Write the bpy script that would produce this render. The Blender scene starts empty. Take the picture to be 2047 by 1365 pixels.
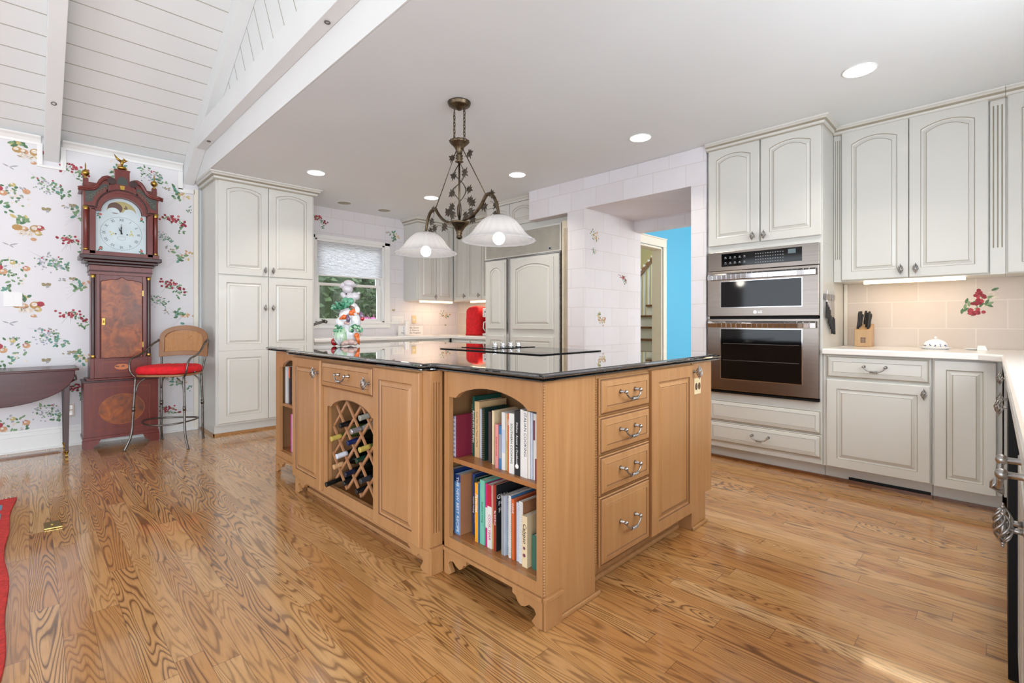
import bpy, bmesh, math, random
from mathutils import Vector, Matrix
R = math.radians; PI = math.pi
S = bpy.context.scene; COL = S.collection
# ---------------------------------------------------------------- camera
cd = bpy.data.cameras.new('camera'); cam = bpy.data.objects.new('camera', cd); COL.objects.link(cam)
cd.sensor_width = 36; cd.lens = 36*972.4/2047; cd.shift_y = -38.6/2047; cd.clip_start = .02; cd.clip_end = 200
cam.location = (0, 0, 1.10); cam.rotation_euler = (PI/2, 0, .7895-PI/2); S.camera = cam
# ---------------------------------------------------------------- world, exposure, daylight
w = bpy.data.worlds.new('world'); S.world = w; w.use_nodes = True
bg = w.node_tree.nodes['Background']; bg.inputs[0].default_value = (.84, .92, 1, 1); bg.inputs[1].default_value = 2.35
S.view_settings.view_transform = 'Standard'; S.view_settings.look = 'None'
S.view_settings.exposure = 0.38; S.view_settings.gamma = 1; S.view_settings.use_curve_mapping = False
def area(name, loc, rot, sx, sy, power, col=(1, 1, 1), spread=PI):
    l = bpy.data.lights.new(name, 'AREA'); l.shape = 'RECTANGLE'; l.size = sx; l.size_y = sy; l.energy = power; l.color = col; l.spread = spread
    o = bpy.data.objects.new(name, l); COL.objects.link(o); o.location = loc; o.rotation_euler = rot; return o
CAN_POWER = 4.0; CHAND_POWER = 2.0; UNDER_POWER = .55
# daylight from assumed glazed sides of the great room and dining room, plus added fills
area('daylight_great_room', (-3.62, 2.6, 1.35), (0, R(-96), 0), 2.3, 6.4, 30, (.84, .92, 1))
area('daylight_behind', (-1.35, -3.28, 1.25), (R(90), 0, 0), 3.0, 2.1, 175, (.84, .92, 1))
area('fill_right_wall', (2.0, -.86, 1.62), (R(76), 0, 0), 2.1, 1.0, 34, (.84, .92, 1))  # added fill from behind the right wall, for the island's right face and floor
area('daylight_dining', (6.6, .3, 1.9), (R(90), 0, 0), 2.0, 1.8, 30, (.9, .96, 1))  # assumed daylight from an unseen side; no window is built here
area('fill_passage_warm', (5.9, 1.7, 1.9), (R(60), 0, R(70)), .5, .5, 3, (1, .72, .45))  # added warm fill tinting the passage, from an assumed lamp out of view
area('fill_over_blind', (2.98, 7.4, 3.3), (R(-58), 0, 0), 2.4, 1.2, 70, (.9, .95, 1))  # extra light added outside, out of view, to brighten the blind
area('daylight_stair', (6.2, 5.6, 3.0), (R(-50), 0, 0), 1.5, 1.5, 26, (1, .93, .78))  # assumed hall daylight, an unseen area light with no window built
# ---------------------------------------------------------------- material nodes
def lin(c):
    return tuple((x/255/12.92 if x/255 <= .04045 else ((x/255+.055)/1.055)**2.4) for x in c)+(1,)
class NT:
    def __init__(s, name):
        s.m = bpy.data.materials.new(name); s.m.use_nodes = True; s.t = s.m.node_tree
        s.b = s.t.nodes['Principled BSDF']
    def n(s, kind, **kw):
        o = s.t.nodes.new('ShaderNode'+kind)
        for k, v in kw.items():
            if k.startswith('i_'):
                key = k[2:]; key = int(key) if key.isdigit() else key.replace('_', ' ')
                s.put(o.inputs[key], v)
            else: setattr(o, k, v)
        return o
    def put(s, sock, v):
        if hasattr(v, 'links') or isinstance(v, bpy.types.NodeSocket): s.t.links.new(v, sock)
        elif v is not None: sock.default_value = v
    def math(s, op, a, b=None, c=None):
        o = s.t.nodes.new('ShaderNodeMath'); o.operation = op
        s.put(o.inputs[0], a)
        if b is not None: s.put(o.inputs[1], b)
        if c is not None: s.put(o.inputs[2], c)
        return o.outputs[0]
    def ramp(s, f, stops, interp='LINEAR'):
        o = s.t.nodes.new('ShaderNodeValToRGB'); e = o.color_ramp.elements; o.color_ramp.interpolation = interp
        while len(e) < len(stops): e.new(.5)
        for i, (p, c) in enumerate(stops): e[i].position = p; e[i].color = c if len(c) == 4 else c+(1,)
        s.put(o.inputs[0], f); return o.outputs[0]
    def mix(s, f, a, b, mode='MIX'):
        o = s.t.nodes.new('ShaderNodeMix'); o.data_type = 'RGBA'; o.blend_type = mode
        s.put(o.inputs[0], f); s.put(o.inputs[6], a); s.put(o.inputs[7], b); return o.outputs[2]
    def coord(s, scale=(1, 1, 1), kind='Object', rot=(0, 0, 0)):
        c = s.t.nodes.new('ShaderNodeTexCoord'); mp = s.t.nodes.new('ShaderNodeMapping')
        if kind == 'World': c = s.t.nodes.new('ShaderNodeNewGeometry'); s.t.links.new(c.outputs['Position'], mp.inputs[0])
        else: s.t.links.new(c.outputs[kind], mp.inputs[0])
        mp.inputs['Scale'].default_value = scale; mp.inputs['Rotation'].default_value = rot; return mp.outputs[0]
    def noise(s, vec, scale=5, detail=3, rough=.5, dist=0):
        o = s.t.nodes.new('ShaderNodeTexNoise'); s.t.links.new(vec, o.inputs['Vector'])
        o.inputs['Scale'].default_value = scale; o.inputs['Detail'].default_value = detail
        o.inputs['Roughness'].default_value = rough; o.inputs['Distortion'].default_value = dist; return o.outputs['Fac']
    def bump(s, h, strength=.2, dist=.002):
        o = s.t.nodes.new('ShaderNodeBump'); s.put(o.inputs['Height'], h); o.inputs['Strength'].default_value = strength
        o.inputs['Distance'].default_value = dist; s.t.links.new(o.outputs[0], s.b.inputs['Normal'])
    def set(s, **kw):
        for k, v in kw.items(): s.put(s.b.inputs[k.replace('_', ' ')], v)
        return s.m
def plain(name, rgb, rough=.5, metal=0, var=.06, scale=8, **kw):
    t = NT(name); c = lin(rgb); f = t.noise(t.coord(kind='World'), scale, 4)
    d = tuple(x*(1-var*1.6) for x in c[:3]); l = tuple(min(1, x*(1+var)) for x in c[:3])
    t.set(Base_Color=t.ramp(f, [(.3, d), (.7, l)]), Roughness=rough, Metallic=metal, **kw); return t.m
def wood(name, c1, c2, rough=.35, scale=(26, 26, 1.6), lines=.35, coat=.2, spec=.5):
    t = NT(name); v = t.coord(scale, 'World')
    n1 = t.noise(v, 1.0, 4, .6, .6); n2 = t.noise(t.coord((1.2, 1.2, .5), 'World'), 3, 3)
    n3 = t.noise(t.coord((220, 220, 5), 'World'), 1, 2)
    base = t.ramp(n1, [(.25, lin(c1)), (.75, lin(c2))])
    m = t.mix(t.math('MULTIPLY', n2, .5), base, lin(tuple(x*.86 for x in c1)), 'MIX')
    m = t.mix(t.math('MULTIPLY', n3, lines), m, lin(tuple(x*.8 for x in c1)), 'MIX')
    t.set(Base_Color=m, Roughness=rough, Coat_Weight=coat, Coat_Roughness=.15, Specular_IOR_Level=spec); return t.m
M = {}
def floor_mat():
    t = NT('oak_floor'); g = t.n('NewGeometry'); sp = t.n('SeparateXYZ', i_0=g.outputs['Position'])
    x, y = sp.outputs[0], sp.outputs[1]; W = .083
    xi = t.math('FLOOR', t.math('DIVIDE', x, W)); fx = t.math('FRACT', t.math('DIVIDE', x, W))
    wn = t.n('TexWhiteNoise', noise_dimensions='1D', i_W=xi); yo = t.math('ADD', y, t.math('MULTIPLY', wn.outputs[0], 3.7))
    yi = t.math('FLOOR', t.math('DIVIDE', yo, .95)); fy = t.math('FRACT', t.math('DIVIDE', yo, .95))
    pid = t.math('ADD', t.math('MULTIPLY', xi, 7.13), t.math('MULTIPLY', yi, 3.71))
    w2 = t.n('TexWhiteNoise', noise_dimensions='1D', i_W=pid); w3 = t.n('TexWhiteNoise', noise_dimensions='1D', i_W=t.math('ADD', pid, 51.3))
    cv = t.n('CombineXYZ', i_0=t.math('MULTIPLY', x, 8.5), i_1=t.math('MULTIPLY', y, .72), i_2=t.math('MULTIPLY', w2.outputs[0], 40))
    n = t.n('TexNoise', i_Vector=cv.outputs[0], i_Scale=1.0, i_Detail=2.2, i_Roughness=.4, i_Distortion=.35)
    rings = t.math('FRACT', t.math('MULTIPLY', n.outputs['Fac'], 30))
    line = t.ramp(rings, [(0, (1, 1, 1)), (.14, (.35, .35, .35)), (.4, (0, 0, 0)), (.74, (.08, .08, .08)), (.88, (.9, .9, .9)), (1, (1, 1, 1))])
    por = t.noise(t.coord((190, 9, 1), 'World'), 1, 3, .6)
    por = t.ramp(por, [(.52, (0, 0, 0)), (.66, (1, 1, 1))])
    big = t.noise(t.coord((1.1, .5, 1), 'World'), 1, 2)
    amt = t.math('MULTIPLY', t.math('ADD', t.math('MULTIPLY', w3.outputs[0], .55), .36), line)
    base = t.ramp(w2.outputs[0], [(0, lin((180, 124, 70))), (.3, lin((196, 146, 88))), (.6, lin((208, 162, 106))), (.85, lin((186, 132, 76))), (1, lin((216, 175, 122)))])
    c = t.mix(t.math('MULTIPLY', big, .35), base, lin((182, 126, 70)))
    c = t.mix(t.math('MULTIPLY', por, .3), c, lin((120, 74, 36)))
    c = t.mix(amt, c, lin((84, 46, 20)))
    seam = t.math('MAXIMUM', t.math('GREATER_THAN', t.math('ABSOLUTE', t.math('SUBTRACT', fx, .5)), .489),
                  t.math('GREATER_THAN', t.math('ABSOLUTE', t.math('SUBTRACT', fy, .5)), .4988))
    c = t.mix(t.math('MULTIPLY', seam, .55), c, lin((70, 40, 20)))
    wav = t.noise(t.coord((9, 3, 1), 'World'), 1, 2)
    t.bump(t.math('SUBTRACT', t.math('MULTIPLY', wav, .6), t.math('MULTIPLY', seam, .5)), .25, .0012)
    t.set(Base_Color=c, Roughness=.2, Coat_Weight=.6, Coat_Roughness=.07); t.b.inputs['Specular IOR Level'].default_value = .5; return t.m
def tile_mat(name, warm=False):
    t = NT(name); g = t.n('NewGeometry'); sp = t.n('SeparateXYZ', i_0=g.outputs['Position'])
    u = t.math('ADD', sp.outputs[0], sp.outputs[1]); v = t.math('ADD', sp.outputs[2], -.08)
    cb = t.n('CombineXYZ', i_0=u, i_1=v, i_2=0.0)
    br = t.n('TexBrick', i_Vector=cb.outputs[0], i_Scale=1.0, i_Mortar_Size=.0035, i_Mortar_Smooth=.3, i_Brick_Width=.305, i_Row_Height=.195)
    br.offset = .5; br.inputs['Color1'].default_value = lin((214, 203, 193) if warm else (224, 220, 222)); br.inputs['Color2'].default_value = lin((221, 212, 204) if warm else (230, 228, 233)); br.inputs['Mortar'].default_value = lin((234, 226, 217) if warm else (208, 200, 196))
    n1 = t.noise(t.coord(kind='World'), 9, 6, .65, .6); n2 = t.noise(t.coord(kind='World'), 2.2, 3)
    c = t.mix(t.math('MULTIPLY', n1, .4), br.outputs[0], lin((210, 202, 202)) if not warm else lin((202, 188, 176)))
    c = t.mix(t.math('MULTIPLY', n2, .25), c, lin((236, 234, 240)) if not warm else lin((222, 212, 203)))
    t.set(Base_Color=c, Roughness=.55); return t.m
def granite_mat():
    t = NT('black_granite'); v = t.coord(kind='World')
    vo = t.n('TexVoronoi', i_Vector=v, i_Scale=420.0); n = t.noise(v, 160, 4, .7)
    c = t.ramp(n, [(.5, lin((14, 16, 18))), (.62, lin((40, 46, 48))), (.72, lin((120, 128, 126)))])
    c = t.mix(t.math('LESS_THAN', vo.outputs['Distance'], .12), c, lin((90, 98, 98)))
    t.set(Base_Color=c, Roughness=.035, Specular_IOR_Level=.75, Coat_Weight=1.0, Coat_Roughness=.01); return t.m
def steel_mat(name, rgb, rough=.24):
    t = NT(name); n = t.noise(t.coord((3, 3, 260), 'World'), 1, 2)
    t.set(Base_Color=t.ramp(n, [(.3, lin(tuple(x*.93 for x in rgb))), (.7, lin(rgb))]), Metallic=1.0, Roughness=rough); t.bump(n, .05, .0004); return t.m
def burl_mat():
    t = NT('burl_walnut'); v = t.coord((1, 1, .8), 'World')
    n = t.noise(v, 13, 6, .62, 1.3); n2 = t.noise(v, 4, 3, .5, .8)
    c = t.ramp(n, [(.3, lin((84, 36, 14))), (.5, lin((142, 70, 24))), (.72, lin((178, 98, 38)))])
    c = t.mix(t.ramp(n2, [(.45, (0, 0, 0)), (.65, (.6, .6, .6))]), c, lin((84, 44, 30)))
    t.set(Base_Color=c, Roughness=.34, Coat_Weight=.12, Coat_Roughness=.1); return t.m
def glass_mat(name, col=(1, 1, 1), rough=0.0, alpha=.15):
    t = NT(name); t.set(Base_Color=col+(1,), Roughness=rough, Transmission_Weight=1.0, IOR=1.45); return t.m
def emit_mat(name, rgb, strength):
    t = NT(name); t.set(Base_Color=lin(rgb), Emission_Color=lin(rgb), Emission_Strength=strength); return t.m
def cane_mat():
    t = NT('woven_cane'); c = t.coord((1, 1, 1), 'Object')
    sp = t.n('SeparateXYZ', i_0=c)
    fx = t.math('FRACT', t.math('MULTIPLY', sp.outputs[0], 95)); fz = t.math('FRACT', t.math('MULTIPLY', sp.outputs[2], 95))
    hole = t.math('MULTIPLY', t.math('GREATER_THAN', fx, .45), t.math('GREATER_THAN', fz, .45))
    t.set(Base_Color=t.mix(t.math('MULTIPLY', t.noise(c, 60, 2), .6), lin((196, 140, 78)), lin((150, 96, 48))), Roughness=.6, Alpha=t.math('SUBTRACT', 1.0, t.math('MULTIPLY', hole, .85))); return t.m
M['floor'] = floor_mat(); M['tile'] = tile_mat('tile_wallpaper'); M['splash'] = tile_mat('backsplash_tile', True)
M['granite'] = granite_mat(); M['steel'] = steel_mat('brushed_steel', (150, 140, 132), .27); M['chrome'] = steel_mat('bright_steel', (214, 214, 216), .1)
M['burl'] = burl_mat(); M['cane'] = cane_mat()
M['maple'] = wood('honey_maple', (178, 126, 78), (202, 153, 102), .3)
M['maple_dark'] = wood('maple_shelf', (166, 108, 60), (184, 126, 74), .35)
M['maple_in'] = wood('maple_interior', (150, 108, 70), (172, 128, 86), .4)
M['glaze'] = plain('umber_glaze', (112, 74, 42), .5)
M['lattice'] = wood('rack_maple', (178, 124, 84), (198, 146, 104), .45)
M['cream'] = plain('ivory_cabinet_paint', (212, 211, 204), .32, 0, .012, 3, Coat_Weight=.15)
M['cream_glaze'] = plain('taupe_glaze', (160, 152, 134), .5, 0, .05)
M['white'] = plain('white_paint', (238, 237, 234), .45, 0, .01)
M['ceil'] = plain('ceiling_paint', (230, 235, 238), .6, 0, .008, 2)
M['board'] = plain('painted_board', (230, 232, 231), .5, 0, .012, 3)
M['groove'] = plain('board_groove', (176, 172, 160), .7)
M['mahog'] = wood('mahogany', (96, 28, 22), (130, 50, 36), .3, (30, 30, 2), .3, .1)
M['mahog_dk'] = wood('dark_mahogany', (48, 18, 18), (68, 28, 24), .3, (30, 30, 2), .3, .1)
M['inlay'] = plain('satinwood_inlay', (190, 110, 62), .3)
M['darkwood'] = wood('table_mahogany', (62, 20, 20), (92, 36, 32), .24, (4, 30, 30), .35, .05, .28)
M['gold'] = plain('aged_brass', (176, 142, 70), .28, 1)
M['brass'] = plain('polished_brass', (204, 182, 112), .22, 1)
M['pewter'] = plain('antique_pewter', (178, 175, 172), .3, 1, .2, 40)
M['iron'] = plain('grey_iron', (112, 108, 104), .36, 1, .15, 30)
M['bronze'] = plain('antique_bronze', (104, 90, 72), .38, 1, .3, 30)
M['leaf_metal'] = plain('bronze_leaf', (84, 76, 66), .42, .8, .3, 50)
M['black'] = plain('black_enamel', (12, 12, 12), .45, Specular_IOR_Level=.2); M['blackglass'] = plain('black_glass', (9, 9, 10), .06, Specular_IOR_Level=.4)
M['rubber'] = plain('black_rubber', (30, 30, 32), .6)
M['red'] = plain('red_fabric', (214, 16, 30), .8, 0, .12, 30)
M['reddish'] = plain('rug_red', (188, 48, 42), .95, 0, .2, 60)
M['rugblue'] = plain('rug_blue', (96, 140, 160), .95, 0, .2, 60)
M['fringe'] = plain('rug_fringe', (226, 218, 206), .95)
M['blue'] = plain('sky_blue_wall', (86, 178, 216), .6, 0, .01, 2)
M['yellow'] = plain('hall_yellow', (220, 214, 170), .6, 0, .01, 2)
M['counter'] = plain('white_solid_surface', (236, 233, 228), .22, 0, .012, 4, Coat_Weight=.4)
M['casing'] = plain('ivory_casing', (236, 230, 216), .4, 0, .01)
M['tread'] = wood('stair_tread', (120, 72, 38), (146, 92, 52), .3)
M['paper'] = plain('wallpaper_ground', (226, 224, 226), .6, 0, .012, 3)
M['pages'] = plain('book_pages', (232, 224, 206), .8)
M['porcelain'] = plain('white_porcelain', (240, 238, 236), .12, 0, .01, Coat_Weight=.6)
M['ltblock'] = wood('knife_block_wood', (190, 150, 102), (210, 172, 124), .4)
M['ovenin'] = plain('oven_dark', (26, 22, 20), .4)
M['almond'] = plain('almond_plastic', (226, 208, 166), .4)
M['shade'] = None
def c(name, rgb, rough=.6, **kw):
    if name not in M: M[name] = plain(name, rgb, rough, **kw)
    return M[name]
# ---------------------------------------------------------------- geometry helpers
class F:
    """a wall-like frame: a along u (to the right seen from the front), b up, c out towards the viewer"""
    def __init__(s, o, u): s.o = Vector(o); s.u = Vector(u).normalized(); s.n = s.u.cross(Vector((0, 0, 1)))
    def p(s, a, b, c=0): return s.o+s.u*a+Vector((0, 0, b))+s.n*c
    @property
    def ang(s): return math.atan2(s.u.y, s.u.x)
UX = (0, -1, 0); UY = (1, 0, 0); UB = (-1, 0, 0)
class MB:
    def __init__(s): s.v = []; s.f = []; s.m = []; s.s = []
    def face(s, idx, mi=0, sm=False): s.f.append(tuple(idx)); s.m.append(mi); s.s.append(sm)
    def add(s, pts): i = len(s.v); s.v += [Vector(p) for p in pts]; return i
    def poly(s, pts, mi=0): i = s.add(pts); s.face(range(i, i+len(pts)), mi)
    def hexa(s, P, mi=0):
        i = s.add(P)
        for q in ((0, 3, 2, 1), (4, 5, 6, 7), (0, 1, 5, 4), (1, 2, 6, 5), (2, 3, 7, 6), (3, 0, 4, 7)): s.face([i+k for k in q], mi)
        return s
    def box(s, x0, x1, y0, y1, z0, z1, mi=0):
        x0, x1 = sorted((x0, x1)); y0, y1 = sorted((y0, y1)); z0, z1 = sorted((z0, z1))
        return s.hexa([(x0, y0, z0), (x1, y0, z0), (x1, y1, z0), (x0, y1, z0), (x0, y0, z1), (x1, y0, z1), (x1, y1, z1), (x0, y1, z1)], mi)
    def fbox(s, f, a0, a1, b0, b1, c0, c1, mi=0):
        a0, a1 = sorted((a0, a1)); b0, b1 = sorted((b0, b1)); c0, c1 = sorted((c0, c1))
        return s.hexa([f.p(a0, b0, c1), f.p(a1, b0, c1), f.p(a1, b0, c0), f.p(a0, b0, c0), f.p(a0, b1, c1), f.p(a1, b1, c1), f.p(a1, b1, c0), f.p(a0, b1, c0)], mi)
    def prism(s, A, B, mi=0, ms=None, cap=True, sm=False):
        n = len(A); i = s.add(A); j = s.add(B); ms = mi if ms is None else ms
        for k in range(n): s.face((i+k, i+(k+1) % n, j+(k+1) % n, j+k), ms, sm)
        if cap: s.face([i+k for k in range(n)][::-1], mi); s.face([j+k for k in range(n)], mi)
        return s
    def fprism(s, f, pts, c0, c1, mi=0, ms=None): return s.prism([f.p(a, b, c0) for a, b in pts], [f.p(a, b, c1) for a, b in pts], mi, ms)
    def zprism(s, pts, z0, z1, mi=0): return s.prism([(x, y, z0) for x, y in pts], [(x, y, z1) for x, y in pts], mi)
    def tube(s, pts, r, n=8, mi=0, cap=True, closed=False):
        pts = [Vector(p) for p in pts]; N = len(pts); rr = r if hasattr(r, '__len__') else [r]*N
        t0 = (pts[1]-pts[0]).normalized(); up = Vector((0, 0, 1)) if abs(t0.z) < .9 else Vector((1, 0, 0))
        x = t0.cross(up).normalized(); rings = []
        for k in range(N):
            if closed: t = (pts[(k+1) % N]-pts[k-1])
            else: t = (pts[min(k+1, N-1)]-pts[max(k-1, 0)])
            if t.length < 1e-9: t = t0.copy()
            t.normalize(); x = (x-t*x.dot(t)); x = x.normalized() if x.length > 1e-6 else t.orthogonal().normalized(); y = t.cross(x)
            rings.append(s.add([pts[k]+(x*math.cos(2*PI*q/n)+y*math.sin(2*PI*q/n))*rr[k] for q in range(n)]))
        for k in range(N if closed else N-1):
            a, b = rings[k], rings[(k+1) % N]
            for q in range(n): s.face((a+q, a+(q+1) % n, b+(q+1) % n, b+q), mi, True)
        if cap and not closed:
            s.face([rings[0]+q for q in range(n)][::-1], mi); s.face([rings[-1]+q for q in range(n)], mi)
        return s
    def lathe(s, prof, org=(0, 0, 0), axis=(0, 0, 1), n=24, mi=0, sm=True, wob=None, cap=True, mf=None):
        org = Vector(org); ax = Vector(axis).normalized(); x = ax.orthogonal().normalized(); y = ax.cross(x); rings = []
        for (r, h) in prof:
            ring = []
            for q in range(n):
                a = 2*PI*q/n; rr = max(r, 1e-5)*(1+(wob(a, r, h) if wob else 0)); ring.append(org+ax*h+(x*math.cos(a)+y*math.sin(a))*rr)
            rings.append(s.add(ring))
        for k in range(len(prof)-1):
            for q in range(n): s.face((rings[k]+q, rings[k]+(q+1) % n, rings[k+1]+(q+1) % n, rings[k+1]+q), mf(k) if mf else mi, sm)
        if cap:
            s.face([rings[0]+q for q in range(n)][::-1], mf(0) if mf else mi); s.face([rings[-1]+q for q in range(n)], mf(len(prof)-2) if mf else mi)
        return s
    def ell(s, cen, rad, n=14, m=9, mi=0, rot=None, wob=None):
        cen = Vector(cen); rad = rad if hasattr(rad, '__len__') else (rad,)*3; rings = []
        for k in range(m+1):
            ph = PI*k/m; ring = []
            for q in range(n):
                a = 2*PI*q/n; d = Vector((math.sin(ph)*math.cos(a), math.sin(ph)*math.sin(a), -math.cos(ph)))
                sc = 1+(wob(a, ph) if wob else 0); p = Vector((d.x*rad[0], d.y*rad[1], d.z*rad[2]))*sc
                if rot is not None: p = rot @ p
                ring.append(cen+p)
            rings.append(s.add(ring))
        for k in range(m):
            for q in range(n): s.face((rings[k]+q, rings[k]+(q+1) % n, rings[k+1]+(q+1) % n, rings[k+1]+q), mi, True)
        return s
    def disc(s, cen, ax, r, n=16, mi=0, t=0):
        ax = Vector(ax).normalized(); x = ax.orthogonal().normalized(); y = ax.cross(x); cen = Vector(cen)
        P = [cen+(x*math.cos(2*PI*q/n)+y*math.sin(2*PI*q/n))*r for q in range(n)]
        if t: s.prism(P, [p+ax*t for p in P], mi)
        else: s.poly(P, mi)
        return s
WL = {}
def mats_of(ms): return [M[m] if isinstance(m, str) else m for m in (ms if isinstance(ms, (list, tuple)) else [ms])]
def root_of(o):
    while o.parent: o = o.parent
    return o
def build(mb, name, ms, parent=None, label=None, cat=None, group=None, kind=None, bevel=0, seg=2, recalc=True, solid=0):
    me = bpy.data.meshes.new(name)
    if parent is not None: off = WL.get(root_of(parent).name, Vector())
    elif kind == 'structure': off = Vector()
    else:
        xs = [v.x for v in mb.v]; ys = [v.y for v in mb.v]; zs = [v.z for v in mb.v]
        off = Vector(((min(xs)+max(xs))/2, (min(ys)+max(ys))/2, min(zs)))
    me.from_pydata([v-off for v in mb.v], [], mb.f)
    for m in mats_of(ms): me.materials.append(m)
    me.polygons.foreach_set('material_index', mb.m); me.polygons.foreach_set('use_smooth', mb.s); me.update()
    if recalc:
        bm = bmesh.new(); bm.from_mesh(me); bmesh.ops.recalc_face_normals(bm, faces=bm.faces); bm.to_mesh(me); bm.free()
    o = bpy.data.objects.new(name, me); COL.objects.link(o)
    if parent is not None: o.parent = parent
    else:
        o.location = off; WL[o.name] = off
    if bevel:
        b = o.modifiers.new('bevel', 'BEVEL'); b.width = bevel; b.segments = seg; b.limit_method = 'ANGLE'; b.angle_limit = R(35)
    if solid:
        b = o.modifiers.new('solid', 'SOLIDIFY'); b.thickness = solid
    if label: o['label'] = label
    if cat: o['category'] = cat
    if group: o['group'] = group
    if kind: o['kind'] = kind
    return o
def thing(name, label, cat, loc=(0, 0, 0), group=None):
    o = bpy.data.objects.new(name, None); COL.objects.link(o); o.location = loc; o.empty_display_size = .1
    o['label'] = label; o['category'] = cat; WL[o.name] = Vector(loc)
    if group: o['group'] = group
    return o
def struct(name, mb, ms, **kw): return build(mb, name, ms, None, kind='structure', **kw)
def put(proto_mesh, name, parent, pos, ang, label=None, scale=1):
    o = bpy.data.objects.new(name, proto_mesh); COL.objects.link(o); o.parent = parent
    o.location = Vector(pos)-WL.get(root_of(parent).name, Vector()); o.rotation_euler = (0, 0, ang)
    if scale != 1: o.scale = (scale,)*3
    if label: o['label'] = label
    return o
def mesh_only(mb, name, ms):
    me = bpy.data.meshes.new(name); me.from_pydata(mb.v, [], mb.f)
    for m in mats_of(ms): me.materials.append(m)
    me.polygons.foreach_set('material_index', mb.m); me.polygons.foreach_set('use_smooth', mb.s); me.update()
    bm = bmesh.new(); bm.from_mesh(me); bmesh.ops.recalc_face_normals(bm, faces=bm.faces); bm.to_mesh(me); bm.free(); return me
def text(body, f, a, b, size, mat, parent, name='lettering', vertical=False, c=.0006, align='CENTER', ext=.0003, squash=1, shear=0, label=None):
    cu = bpy.data.curves.new(name, 'FONT'); cu.body = body; cu.size = size; cu.align_x = align; cu.align_y = 'CENTER'; cu.extrude = ext; cu.resolution_u = 2; cu.shear = shear
    tmp = bpy.data.objects.new('tmp', cu); COL.objects.link(tmp)
    dg = bpy.context.evaluated_depsgraph_get(); me = bpy.data.meshes.new_from_object(tmp.evaluated_get(dg))
    bpy.data.objects.remove(tmp); off = WL.get(root_of(parent).name, Vector())
    for v in me.vertices:
        x, y, z = v.co.x*squash, v.co.y, v.co.z
        if vertical: x, y = y, -x
        v.co = f.p(a+x, b+y, c+z)-off
    me.materials.clear(); me.materials.append(mats_of(mat)[0]); me.name = name
    o = bpy.data.objects.new(name, me); COL.objects.link(o); o.parent = parent
    if label: o['label'] = label
    return o
# ---------------------------------------------------------------- raised-panel doors and drawers
def ring_pts(w, h, i, rise, n=14, it=None):
    """outline inset by i; with rise the top edge is an arch whose ends drop by rise"""
    t = i if it is None else it
    P = [(i, i), (w-i, i)]
    for k in range(n+1):
        q = k/n; a = (w-i)-(w-2*i)*q
        x = 2*q-1; P.append((a, h-t-rise*x*x))
    return P
def panel(mb, f, a0, b0, w, h, fw=.062, rise=0, t=.02, out=0, mi=0, mg=1, ft=None, ddepth=.008):
    G = F(f.p(a0, b0, out), f.u); ft = fw if ft is None else ft
    L = [(0, 0, -t, 0), (0, 0, -.004, 0), (.004, .004, 0, 0), (fw, ft, 0, 1), (fw+.003, ft+.003, -ddepth*.7, 0), (fw+.009, ft+.009, -ddepth, 1), (fw+.013, ft+.013, -ddepth, 0),
         (fw+.028, ft+.028, -.0015, 0), (fw+.0305, ft+.0305, -.0035, 1), (fw+.033, ft+.033, -.002, 0)]
    rings = []; P0 = None
    for k, (i, it, cc, r) in enumerate(L):
        rr = rise if k >= 3 else 0
        rings.append(mb.add([G.p(a, b, cc) for a, b in ring_pts(w, h, i, rr, it=it)]))
    n = 17
    for k in range(len(rings)-1):
        mat = mg if k in (3, 7) else mi
        for q in range(n): mb.face((rings[k]+q, rings[k]+(q+1) % n, rings[k+1]+(q+1) % n, rings[k+1]+q), mat)
    mb.face([rings[-1]+q for q in range(n)], mi); mb.face([rings[0]+q for q in range(n)][::-1], mi)
def dfront(mb, f, a0, b0, w, h, t=.02, out=0, mi=0, mg=1, lip=.03):
    """drawer front: stepped ogee edge round a flat field"""
    G = F(f.p(a0, b0, out), f.u)
    L = [(0, -t), (0, -.012), (.004, -.009), (.010, -.008), (.013, -.004), (lip-.006, -.001), (lip-.003, 0), (lip, 0), (lip+.002, -.0025), (lip+.004, -.001)]
    rings = [mb.add([G.p(a, b, cc) for a, b in ((i, i), (w-i, i), (w-i, h-i), (i, h-i))]) for i, cc in L]
    for k in range(len(rings)-1):
        for q in range(4): mb.face((rings[k]+q, rings[k]+(q+1) % 4, rings[k+1]+(q+1) % 4, rings[k+1]+q), mg if k in (7, 2) else mi)
    mb.face([rings[-1]+q for q in range(4)], mi); mb.face([rings[0]+q for q in range(4)][::-1], mi)
def pilaster(mb, f, a0, a1, b0, b1, c0, c1, ng=3, mtop=.06, mbot=.1, mi=0, mg=1, gw=.006, sp=None):
    """board with stopped flutes cut in its face"""
    w = a1-a0; sp = sp or w/(ng+2.2); mid = (a0+a1)/2; xs = [mid+(k-(ng-1)/2)*sp for k in range(ng)]
    zt, zb = b1-mtop, b0+mbot
    mb.fbox(f, a0, a1, b0, b1, c0, c1-.005, mi)
    mb.fbox(f, a0, a1, b0, zb, c1-.005, c1, mi); mb.fbox(f, a0, a1, zt, b1, c1-.005, c1, mi)
    e = a0
    for x in xs:
        mb.fbox(f, e, x-gw/2, zb, zt, c1-.005, c1, mi); mb.fbox(f, x-gw/2, x+gw/2, zb, zt, c1-.005, c1-.0046, mg); e = x+gw/2
    mb.fbox(f, e, a1, zb, zt, c1-.005, c1, mi)
CROWN = [(.0, .0), (.010, .0), (.012, .010), (.022, .014), (.026, .030), (.042, .044), (.050, .058), (.062, .062), (.064, .075), (0, .075)]
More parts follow.
